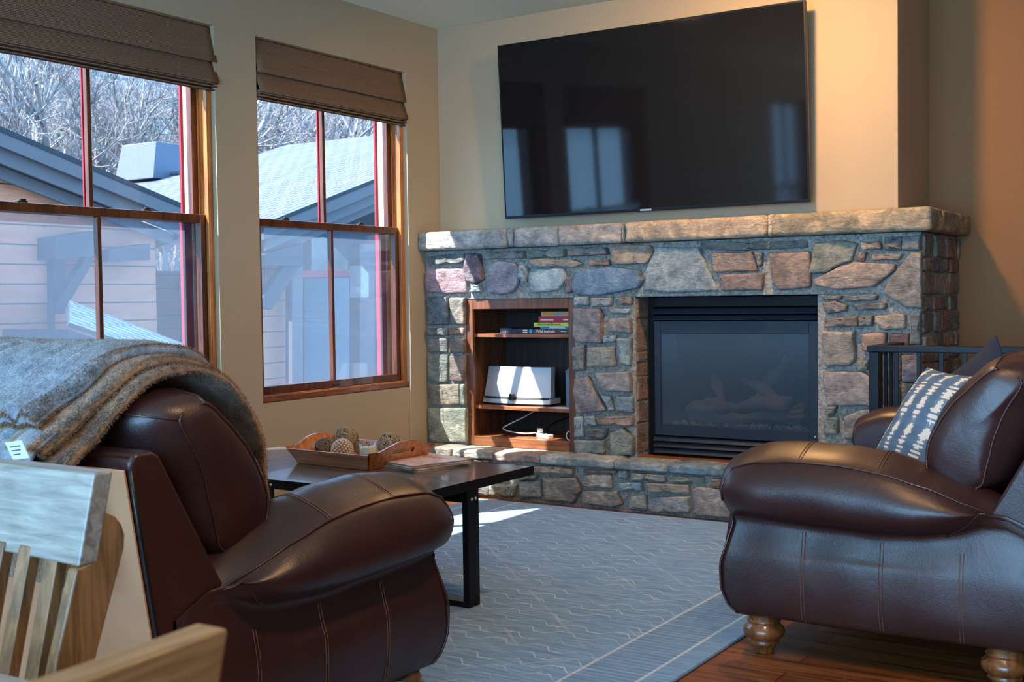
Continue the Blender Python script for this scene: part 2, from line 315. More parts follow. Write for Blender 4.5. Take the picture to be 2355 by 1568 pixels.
# ------------------------------------------------------------------ windows
def frame_ring(bm, x0, x1, y0, y1, z0, z1, wy, wb, wt):
    bx(bm, x0, y0, z0, x1, y0+wy, z1); bx(bm, x0, y1-wy, z0, x1, y1, z1)
    bx(bm, x0, y0+wy, z0, x1, y1-wy, z0+wb); bx(bm, x0, y0+wy, z1-wt, x1, y1-wy, z1)
def window(i, y0, y1):
    w = empty('window_%d' % i, (-.1, (y0+y1)/2, WZ0)); w['kind'] = 'structure'
    w['label'] = 'wooden double-hung window beside the fireplace corner' if i == 2 else 'wooden double-hung window behind the blanket-draped loveseat' if i == 1 else 'wooden double-hung window further back along the same wall'
    off = Vector((.1, -(y0+y1)/2, -WZ0))
    def fin(o): o.data.transform(Matrix.Translation(off)); return o
    bm = bmesh.new(); frame_ring(bm, -.165, -.03, y0, y1, WZ0, WZ1, .022, .03, .03)
    frame_ring(bm, -.052, -.03, y0+.022, y1-.022, WZ0+.03, WZ1-.03, .013, .01, .012)
    frame_ring(bm, -.104, -.096, y0+.022, y1-.022, WZ0+.03, WZ1-.03, .012, .005, .005)
    fin(link('frame', bm, 'window_wood', w, bevel=.003))
    bm = bmesh.new(); bx(bm, -.06, y0+.001, WZ0+.001, -.012, y1-.001, WZ0+.034); fin(link('sill', bm, 'window_wood_y', w, bevel=.005))
    a, b = y0+.026, y1-.026; zm = 1.645; c = (y0+y1)/2
    for nm, xa, xb, za, zb, bt, tp in (('lower_sash', -.094, -.054, WZ0+.036, zm, .048, .042), ('upper_sash', -.142, -.105, zm-.042, WZ1-.03, .042, .05)):
        bm = bmesh.new(); frame_ring(bm, xa, xb, a, b, za, zb, .042, bt, tp); bx(bm, xa+.006, c-.012, za+bt, xb-.004, c+.012, zb-tp)
        s = fin(link(nm, bm, 'backlit_sash_wood', w, bevel=.004))
        for q, (p0, p1) in enumerate(((a+.042, c-.012), (c+.012, b-.042))):
            bm = bmesh.new(); xm = (xa+xb)/2-.004; bx(bm, xm, p0, za+bt, xm+.004, p1, zb-tp); fin(link('pane', bm, 'window_glass', s))
        if nm == 'lower_sash':
            for q in (.2, .72):
                yy = a+(b-a)*q; bm = bmesh.new(); bx(bm, -.088, yy-.025, zm, -.062, yy+.025, zm+.008); bx(bm, -.08, yy-.008, zm+.008, -.068, yy+.022, zm+.018)
                fin(link('sash_lock', bm, 'latch_metal', s, bevel=.002))
            bm = bmesh.new(); bx(bm, -.056, c-.022, WZ0+.05, -.040, c+.022, WZ0+.062); fin(link('sash_lift', bm, 'latch_metal', s, bevel=.002))
    bm = bmesh.new(); bx(bm, -.150, a, WZ0+.04, -.149, b, zm-.02); fin(link('insect_screen', bm, 'insect_screen', w))
    bm = bmesh.new(); frame_ring(bm, -.178, -.156, a, b, WZ0+.04, zm-.005, .072, .03, .02); fin(link('screen_frame', bm, 'red_paint', w, bevel=.002))
    bm = bmesh.new(); frame_ring(bm, -.220, -.18, y0+.004, y1-.004, WZ0+.005, WZ1-.005, .016, .03, .03)
    fin(link('exterior_trim', bm, 'trim_grey', w, bevel=.003))
    bm = bmesh.new(); frame_ring(bm, -.25, -.236, y0-.01, y1+.01, WZ0-.02, WZ1+.01, .032, .04, .03); bx(bm, -.155, c-.0115, zm, -.145, c+.0115, WZ1-.04)
    fin(link('exterior_cladding', bm, 'red_paint', w, bevel=.002))
    bm = bmesh.new(); frame_ring(bm, -.171, -.152, y0+.004, y1-.004, WZ0+.004, WZ1-.004, .03, .02, .02); fin(link('weather_strip', bm, 'white_trim', w, bevel=.002))
for args in WINS: window(*args)
# roman shades
def shade(label, y0, y1):
    t = thing('roman_shade', label, 'window shade', (-.03, (y0+y1)/2, 2.60), group='roman shades over the windows')
    def sheet(name, prof, mat='woven_shade', th=.003, thick=None):
        bm = bmesh.new(); P = catmull([(x, 0, z) for x, z in prof], 5); N = 26; rows = []
        for p in P:
            rows.append([bm.verts.new((p.x+.03+.0016*nz((p.z*9, k*.6, 0)), y0+(y1-y0)*k/N-(y0+y1)/2, p.z-2.60+.002*nz((k*.5, p.z*3, 2)))) for k in range(N+1)])
        for A, B in zip(rows, rows[1:]):
            for k in range(N): bm.faces.new((A[k], A[k+1], B[k+1], B[k]))
        o = link(name, bm, mat, t, smooth=True); s = o.modifiers.new('thick', 'SOLIDIFY'); s.thickness = th; return o
    sheet('upper_fold', [(-.028, 2.594), (-.022, 2.55), (-.008, 2.49), (.004, 2.43), (.006, 2.414)])
    sheet('lower_fold', [(-.02, 2.44), (-.012, 2.40), (.006, 2.35), (.018, 2.318), (.012, 2.308), (-.01, 2.312), (-.03, 2.33)])
    sheet('stacked_folds', [(-.01, 2.322), (.008, 2.312), (.004, 2.302), (-.012, 2.305), (-.014, 2.302), (.006, 2.294), (.0, 2.286), (-.02, 2.288), (-.022, 2.285), (-.002, 2.278), (-.01, 2.270), (-.05, 2.276), (-.05, 2.284)])
    sheet('back_fabric', [(-.034, 2.594), (-.045, 2.5), (-.05, 2.4), (-.05, 2.28)])
    bm = bmesh.new(); bx(bm, -.02, y0-(y0+y1)/2, -.03, .0, y1-(y0+y1)/2, -.002); link('headrail', bm, 'brace_wood', t, bevel=.002)
shade('brown woven roman shade on the window behind the throw blanket, wider one', -3.27, -1.90)
shade('brown woven roman shade on the window nearest the fireplace', -1.612, -.337)
bm = bmesh.new(); tube(bm, [(.012, -.352, z) for z in (.3, .62)]+[(.008, -.34, .95), (.004, -.335, 1.0)], .0014, 5); props(link('shade_cord', bm, 'cord_white'), 'thin pale cord hanging down the wall below the window by the fireplace', 'cord')
# ------------------------------------------------------------------ outside
def uvgrid(name, P00, P10, P11, P01, mat, parent=None, th=.04, kind=None):
    """slab whose top is the quad; uv in metres so that courses keep their size"""
    bm = bmesh.new(); uv = bm.loops.layers.uv.new('UVMap'); P = [Vector(p) for p in (P00, P10, P11, P01)]
    nrm = (P[1]-P[0]).cross(P[3]-P[0]).normalized()
    if nrm.z < 0: nrm = -nrm
    t = [bm.verts.new(p) for p in P]; b = [bm.verts.new(p-nrm*th) for p in P]
    fs = [bm.faces.new(t), bm.faces.new(b[::-1])]+[bm.faces.new((t[i], b[i], b[(i+1) % 4], t[(i+1) % 4])) for i in range(4)]
    ex = (P[1]-P[0]).normalized(); ey = nrm.cross(ex)
    for f in fs:
        for l in f.loops: d = l.vert.co-P[0]; l[uv].uv = (d.dot(ex), d.dot(ey))
    o = link(name, bm, mat, parent)
    if kind: o['kind'] = kind
    return o
XP = -6.0
hA = thing('neighbour_house', 'pinkish wooden house with a wide grey gable, seen through the left window', 'house', (-7.5, 0, -3), group=None)
OA = Vector((-7.5, 0, -3))
def put(o, off=OA): o.data.transform(Matrix.Translation(-off)); return o
def yz(px, py, X=XP): p = at(px, py, 'X', X); return (p.y, p.z)
def polyx(name, pts, x0, x1, mat, parent, off, bevel=0):
    bm = bmesh.new(); prism(bm, pts, lambda p, k: (x0 if k == 0 else x1, p[0], p[1])); return put(link(name, bm, mat, parent, bevel=bevel), off)
sl = -.272; pk = (-1.6, 2.864-sl*2.54)
def ra(y, d=0): return pk[1]+sl*(y-pk[0])-d
polyx('gable_wall', [(-5.2, -3), (2.95, -3), (2.95, ra(2.95, .28)), (pk[0], pk[1]-.28), (-5.2, ra(2.0, .28))], -6.35, -6.15, 'siding', hA, OA)
polyx('side_wall', [(2.75, -3), (2.95, -3), (2.95, 1.9), (2.75, 1.9)], -12, -6.4, 'siding', hA, OA)
put(uvgrid('roof', (-5.75, pk[0], pk[1]), (-5.75, 3.32, ra(3.32)), (-12, 3.32, ra(3.32)), (-12, pk[0], pk[1]), 'shingles', hA, .05), OA)
put(uvgrid('roof', (-5.75, -5.6, ra(2.4)), (-5.75, pk[0], pk[1]), (-12, pk[0], pk[1]), (-12, -5.6, ra(2.4)), 'shingles', hA, .05), OA)
for q, (d0, d1, xa) in enumerate(((.03, .19, -5.76), (.17, .33, -5.84), (.31, .44, -5.98))):
    polyx('bargeboard', [(pk[0], pk[1]-d0), (3.3-q*.12, ra(3.3-q*.12, d0)), (3.3-q*.12, ra(3.3-q*.12, d1)), (pk[0], pk[1]-d1)], xa-.04, xa, 'fascia', hA, OA, .004)
    polyx('bargeboard', [(pk[0], pk[1]-d0), (pk[0], pk[1]-d1), (-5.5, ra(2.3, d1)), (-5.5, ra(2.3, d0))], xa-.04, xa, 'fascia', hA, OA, .004)
def wpoly(name, pix, xa, xb, mat, parent, off, bevel=.004): return polyx(name, [yz(x, y, xa) for x, y in pix], xa-xb, xa, mat, parent, off, bevel)
wpoly('roof_beam', [(128, 545), (222, 530), (222, 588), (128, 596)], -5.85, .4, 'brace_wood', hA, OA)
wpoly('knee_brace', [(128, 700), (200, 590), (222, 590), (136, 735)], -5.95, .12, 'brace_wood', hA, OA)
wpoly('wall_post', [(122, 596), (150, 596), (150, 860), (124, 860)], -6.05, .12, 'brace_wood', hA, OA)
wpoly('corner_board', [(140, 722), (171, 722), (171, 1000), (142, 1000)], -5.9, .1, 'siding', hA, OA)
wpoly('roof_beam', [(250, 575), (345, 560), (345, 598), (250, 602)], -5.85, .4, 'brace_wood', hA, OA)
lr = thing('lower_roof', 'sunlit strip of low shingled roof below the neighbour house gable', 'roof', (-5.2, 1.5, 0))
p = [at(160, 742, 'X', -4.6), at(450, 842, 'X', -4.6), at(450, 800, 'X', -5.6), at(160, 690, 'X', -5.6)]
put(uvgrid('shingle_slope', *p, 'shingles_sunlit', lr, .04), Vector((-5.2, 1.5, 0)))
pp = [at(160, 742, 'X', -4.6), at(450, 842, 'X', -4.6)]
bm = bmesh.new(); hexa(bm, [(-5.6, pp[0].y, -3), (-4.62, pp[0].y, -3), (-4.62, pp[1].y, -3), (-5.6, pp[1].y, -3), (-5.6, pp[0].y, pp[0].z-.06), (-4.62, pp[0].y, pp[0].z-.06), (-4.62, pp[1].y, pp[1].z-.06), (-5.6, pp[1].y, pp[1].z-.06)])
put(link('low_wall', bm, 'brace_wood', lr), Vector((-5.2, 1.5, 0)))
# house with the right-hand gable
OB = Vector((-7.5, 7, -3))
hB = thing('neighbour_house', 'house with a right-hand gable and dark knee brace, seen through the window nearest the fireplace', 'house', OB)
y0, z0 = yz(600, 505); y1, z1 = yz(865, 400); sB = (z1-z0)/(y1-y0); ypk = y1+3.5
def rb(y, d=0): return z0+sB*(y-y0)-d
put(uvgrid('roof', (-5.75, y0-.25, rb(y0-.25)), (-5.75, ypk, rb(ypk)), (-11, ypk, rb(ypk)), (-11, y0-.25, rb(y0-.25)), 'shingles', hB, .05), OB)
put(uvgrid('roof', (-5.75, ypk, rb(ypk)), (-5.75, ypk+4, rb(ypk)-4*sB), (-11, ypk+4, rb(ypk)-4*sB), (-11, ypk, rb(ypk)), 'shingles', hB, .05), OB)
for q, (d0, d1, xa) in enumerate(((.03, .2, -5.76), (.18, .36, -5.84), (.34, .5, -5.98))):
    ya = y0-.2+q*.12
    polyx('bargeboard', [(ya, rb(ya, d0)), (ypk, rb(ypk, d0)), (ypk, rb(ypk, d1)), (ya, rb(ya, d1))], xa-.04, xa, 'fascia', hB, OB, .004)
def wB(name, pix, xa, xb, mat, bev=.004): return wpoly(name, pix, xa, xb, mat, hB, OB, bev)
wB('siding_wall', [(590, 560), (690, 540), (690, 1000), (590, 1000)], -6.3, .1, 'siding')
polyx('gable_wall', [(y0+1.2, -3), (ypk+3, -3), (ypk+3, 2), (ypk, rb(ypk, .3)), (y0+1.2, rb(y0+1.2, .3))], -8.2, -8.0, 'brace_wood', hB, OB)
wB('knee_brace', [(595, 700), (670, 585), (697, 570), (697, 600), (625, 712)], -5.95, .12, 'brace_wood')
wB('roof_beam', [(590, 590), (697, 560), (697, 610), (590, 612)], -5.85, .4, 'brace_wood')
wB('corner_post', [(672, 600), (697, 600), (697, 1000), (672, 1000)], -6.0, .12, 'fascia')
wB('lintel', [(697, 622), (830, 620), (830, 636), (697, 638)], -6.5, .15, 'red_paint')
wB('stone_chimney', [(716, 548), (748, 545), (800, 600), (800, 622), (716, 622)], -6.9, .6, 'mortar')
wB('porch_post', [(828, 560), (862, 560), (862, 1000), (828, 1000)], -6.45, .2, 'fascia')
wB('porch_post', [(830, 610), (848, 628), (848, 684), (830, 684)], -6.2, .2, 'trim_grey')
wB('glazed_wall', [(700, 640), (826, 638), (826, 900), (700, 900)], -7.2, .1, 'glazed_teal')
# main roof, sunlit, ridge running away from the viewer
YR = 10.5
r1 = at(865, 357, 'Y', YR); r2 = at(250, 411, 'Y', YR)
OM = Vector((-12, YR, -3)); mr = thing('roof_building', 'long building with a sunlit grey shingle roof and metal chimney cap', 'house', OM)
zr = r1.z; xa, xb = r1.x, r2.x-6
put(uvgrid('roof', (xa, YR-6.5, zr-6.5*.34), (xb, YR-6.5, zr-6.5*.34), (xb, YR, zr), (xa, YR, zr), 'shingles', mr, .08), OM)
bm = bmesh.new(); bx(bm, xb, YR-5.9, -3, xa-.4, YR+4, zr-6.5*.34+.1); put(link('wall', bm, 'siding', mr), OM)
bm = bmesh.new(); tube(bm, [(xa, YR, zr+.02), (xb, YR, zr+.02)], .06, 6); put(link('ridge_cap', bm, 'fascia', mr), OM)
c0 = at(350, 398, 'Y', YR); c1 = at(272, 404, 'Y', YR); zt = at(350, 323, 'Y', YR).z; cw = .95; ce = .42
bm = bmesh.new(); ca = at(352, 398, 'Y', YR-.5); cb = at(262, 404, 'Y', YR-.5); ct = at(352, 323, 'Y', YR-.5).z
L = cb.x-ca.x; D = 1.5
hexa(bm, [(ca.x, YR-.5, ca.z-.1), (cb.x, YR-.5, ca.z-.1), (cb.x, YR+D, ca.z-.1), (ca.x, YR+D, ca.z-.1), (ca.x, YR-.4, ct), (cb.x-L*.12, YR-.4, ct), (cb.x-L*.12, YR+D-.45, ct), (ca.x, YR+D-.45, ct)])
put(link('chimney_cap', bm, 'cap_metal', mr, bevel=.02), OM)
vp = at(668, 463, 'Y', YR-4); bm = bmesh.new(); bx(bm, vp.x-.09, vp.y-.09, vp.z-.2, vp.x+.09, vp.y+.09, vp.z+.12); put(link('roof_vent', bm, 'cap_metal', mr, bevel=.01), OM)
# ground, hillside, trees
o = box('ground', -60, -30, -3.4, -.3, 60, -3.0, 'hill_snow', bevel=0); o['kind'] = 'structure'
bm = bmesh.new(); NX, NY = 46, 60; rows = []
for i in range(NX+1):
    x = -24-62*i/NX; row = []
    for j in range(NY+1):
        y = -20+130*j/NY; h = -3+34*(i/NX)**1.05+2.2*nz((x*.05, y*.05, 0), 1)+.5*nz((x, y, 0), .3)
        row.append(bm.verts.new((x, y, h)))
    rows.append(row)
for A, B in zip(rows, rows[1:]):
    for j in range(NY): bm.faces.new((A[j], A[j+1], B[j+1], B[j]))
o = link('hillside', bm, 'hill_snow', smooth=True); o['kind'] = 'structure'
def bare_tree(seed, H=9, twigs=5):
    rnd = random.Random(seed); bm = bmesh.new()
    def grow(p, d, l, r, lev):
        pts = [p]; q = p.copy(); dd = d.copy(); n = 4
        for i in range(n):
            dd = (dd+Vector((rnd.uniform(-.16, .16), rnd.uniform(-.16, .16), rnd.uniform(-.02, .12)))).normalized(); q = q+dd*l/n; pts.append(q.copy())
        tube(bm, pts, [r*(1-.55*i/n) for i in range(n+1)], 5 if lev < 2 else 3, cap=False)
        if lev >= twigs: return
        k = (6, 5, 5, 5, 4, 3)[lev]
        for j in range(k):
            t = rnd.uniform(.3, 1) if lev else rnd.uniform(.35, 1); b = pts[min(n, int(t*n))]
            ax = dd.orthogonal(); ax.rotate(Matrix.Rotation(rnd.uniform(0, 2*PI), 3, dd)); nd = (dd*rnd.uniform(.5, .95)+ax*rnd.uniform(.5, .9)+Vector((0, 0, .15))).normalized()
            grow(b, nd, l*rnd.uniform(.5, .72), r*.5, lev+1)
    grow(Vector((0, 0, 0)), Vector((rnd.uniform(-.1, .1), rnd.uniform(-.1, .1), 1)).normalized(), H*.42, H*.016, 0)
    return link('bare_tree', bm, 'bark')
base = [bare_tree(s, 9, 5) for s in (3, 11, 23, 31)]
rnd = random.Random(5)
spots = []
tries = 0
while len(spots) < 34 and tries < 4000:
    tries += 1; x = -19-rnd.random()*17; f = (x-4.56)/-18.0; y = -6.2+f*rnd.uniform(9, 31)
    if all((x-a)**2+(y-b)**2 > 2.6**2 for a, b, _ in spots): spots.append((x, y, rnd.uniform(.95, 1.35)))
for k, (x, y, s) in enumerate(spots):
    src = base[k % 4]; o = src if k < 4 else src.copy()
    if k >= 4: C.objects.link(o)
    gz = -3.05 if x > -24 else -3.05+34*((-24-x)/62)**1.05
    o.location = (x, y, gz); o.rotation_euler = (0, 0, k*1.3); o.scale = (s*1.25, s*1.25, s*1.6)
    props(o, 'leafless pale-barked tree in the grove below the snowy hillside', 'tree', 'bare trees below the hillside')
def conifer(seed):
    bm = bmesh.new(); rr = random.Random(seed); tube(bm, [(0, 0, 0), (0, 0, 5.5)], [.12, .02], 5)
    for q in range(11):
        z = .8+q*.43; R = 1.25*(1-q/11.5); k = 11; c = bm.verts.new((0, 0, z+.55)); ring = []
        for j in range(k*2):
            a = PI*j/k+q; r = R*(1 if j % 2 else .55)*rr.uniform(.8, 1.1); ring.append(bm.verts.new((r*math.cos(a), r*math.sin(a), z-.18*(j % 2)+rr.uniform(-.08, .08))))
        for j in range(k*2): bm.faces.new((c, ring[j], ring[(j+1) % (k*2)]))
    return link('conifer', bm, 'conifer')
cb_ = [conifer(1), conifer(2)]
for k in range(44):
    i = rnd.uniform(.15, .7); x = -24-62*i; f = (x-4.56)/-18.0; y = -6.2+f*rnd.uniform(8, 27); src = cb_[k % 2]; o = src if k < 2 else src.copy()
    if k >= 2: C.objects.link(o)
    o.location = (x, y, -3.6+34*i**1.05+2.2*nz((x*.05, y*.05, 0), 1)); s = rnd.uniform(.5, 1.0); o.scale = (s, s, s*rnd.uniform(1, 1.3)); o.rotation_euler = (0, 0, k)
    props(o, 'blue-green conifer standing on the snowy hillside', 'tree', 'conifers on the hillside')
# ------------------------------------------------------------------ fireplace
FP = thing('stone_fireplace', 'long fieldstone fireplace surround with thick stone mantel and raised hearth', 'fireplace', (1.53, -.16, 0))
OF = Vector((1.53, -.16, 0))
def fp(o): o.data.transform(Matrix.Translation(-OF)); return o
FX = 3.06; YM = -.155
bm = bmesh.new()
bx(bm, 0, YM, 1.195, FX, 0, 1.5)
bx(bm, .0, YM, 0, .297, .30, 1.195)
bx(bm, 1.08, YM, 0, 1.478, .30, 1.195)
bx(bm, 2.535, YM, 0, FX, .645, 1.195); bx(bm, 2.535, 0, 1.195, FX, .645, 1.5)
bx(bm, .297, YM, 0, 1.08, .30, .285); bx(bm, 1.478, YM, 0, 2.535, .30, .285)
bx(bm, 0, .30, 0, 2.535, .40, 1.5)
fp(link('mortar_bed', bm, 'mortar', FP, bevel=.004))
stone_bm = bmesh.new(); clay = stone_bm.loops.layers.float_color.new('col')
rs = random.Random(12)
def stone(poly, fn, depth, col, rough=.006, bmx=None, lay=None):
    """one field stone: rounded outline, chamfered shoulder, uneven face; fn(u, v, d) places it"""
    B = bmx or stone_bm; L = lay or clay
    P = [Vector((p[0], p[1], 0)) for p in poly]; n = len(P); per = sum((P[i]-P[(i+1) % n]).length for i in range(n))
    c = sum(P, Vector())/n; P = [p+(p-c).normalized()*.0045 for p in P]; g_ = sum(col)/3; col = tuple(g_*m_+(v-g_)*.62 for v, m_ in zip(col, (.98, 1.02, 1.0))); out = []
    for i in range(n):
        a, b, d = P[i-1], P[i], P[(i+1) % n]; k = min(.007, (a-b).length*.25, (d-b).length*.25)
        p0 = b+(a-b).normalized()*k; p1 = b+(d-b).normalized()*k; out += [p0, (p0+p1)/2*.5+b*.5, p1]
        seg = (d-b).length-2*k; m = int(seg/.022)
        for q in range(1, m+1): out.append(b+(d-b).normalized()*(k+seg*q/(m+1)))
    sd = rs.random()*90; R = []
    for p in out:
        w = .0045*nz((p.x*34, p.y*34, sd)); d = (p-c); R.append(p+d.normalized()*w if d.length > 1e-6 else p)
    size = math.sqrt(abs(sum(R[i].x*R[i-1].y-R[i-1].x*R[i].y for i in range(len(R))))/2); ins = min(.0065, size*.09)
    rings = []
    tx, ty = rs.uniform(-.10, .10), rs.uniform(-.08, .08)
    for t, (sh, dp) in enumerate(((0, -.02), (0, .45), (.35, .85), (1, 1.0), (2.6, 1.03))):
        ring = []
        for p in R:
            d = c-p; l = d.length; q = p+d*min(.8, ins*sh/max(l, .001)); dz = depth*dp
            if t >= 2: dz += rough*nz((q.x*26, q.y*26, sd))+rough*.5*nz((q.x*70, q.y*70, sd))+(q.x-c.x)*tx+(q.y-c.y)*ty
            ring.append(B.verts.new(fn(q.x, q.y, max(dz, -.02))))
        rings.append(ring)
    for s in (.72, .45, .2):
        ring = []
        for p in R:
            q = c+(p-c)*s*.85; dz = depth*1.03+rough*nz((q.x*26, q.y*26, sd))+rough*.5*nz((q.x*70, q.y*70, sd))+(q.x-c.x)*tx+(q.y-c.y)*ty
            ring.append(B.verts.new(fn(q.x, q.y, dz)))
        rings.append(ring)
    cv = B.verts.new(fn(c.x, c.y, depth*1.03)); m = len(R); fs = []
    for A, Bq in zip(rings, rings[1:]):
        for j in range(m): fs.append(B.faces.new((A[j], A[(j+1) % m], Bq[(j+1) % m], Bq[j])))
    for j in range(m): fs.append(B.faces.new((rings[-1][j], rings[-1][(j+1) % m], cv)))
    for f in fs:
        f.smooth = True
        for l in f.loops: l[L] = col+(1,)
def front(u, v, d): return (u, YM-d, v)
def S(org, k, pts, col, depth=.042, yf=-.185):
    P = [at(org[0]+x/k, org[1]+y/k, 'Y', yf) for x, y in pts]
    stone([(p.x, p.z) for p in P], front, depth*rs.uniform(.8, 1.2), col)
H_, I_, A_, B_, C_, F_, G_ = ((960, 560), 8.41), ((1240, 540), 8.41), ((950, 480), 4.282), ((1450, 450), 2.944), ((950, 660), 3.733), ((960, 660), 3.92), ((1880, 660), 4.125)
gy = (.16, .17, .18); bl = (.22, .33, .40); pu = (.19, .14, .19); br = (.24, .17, .14); rr_ = (.30, .16, .12); tn = (.36, .27, .19); gn = (.20, .23, .20); pk_ = (.36, .20, .25); vb = (.10, .22, .38); lb = (.30, .42, .48)
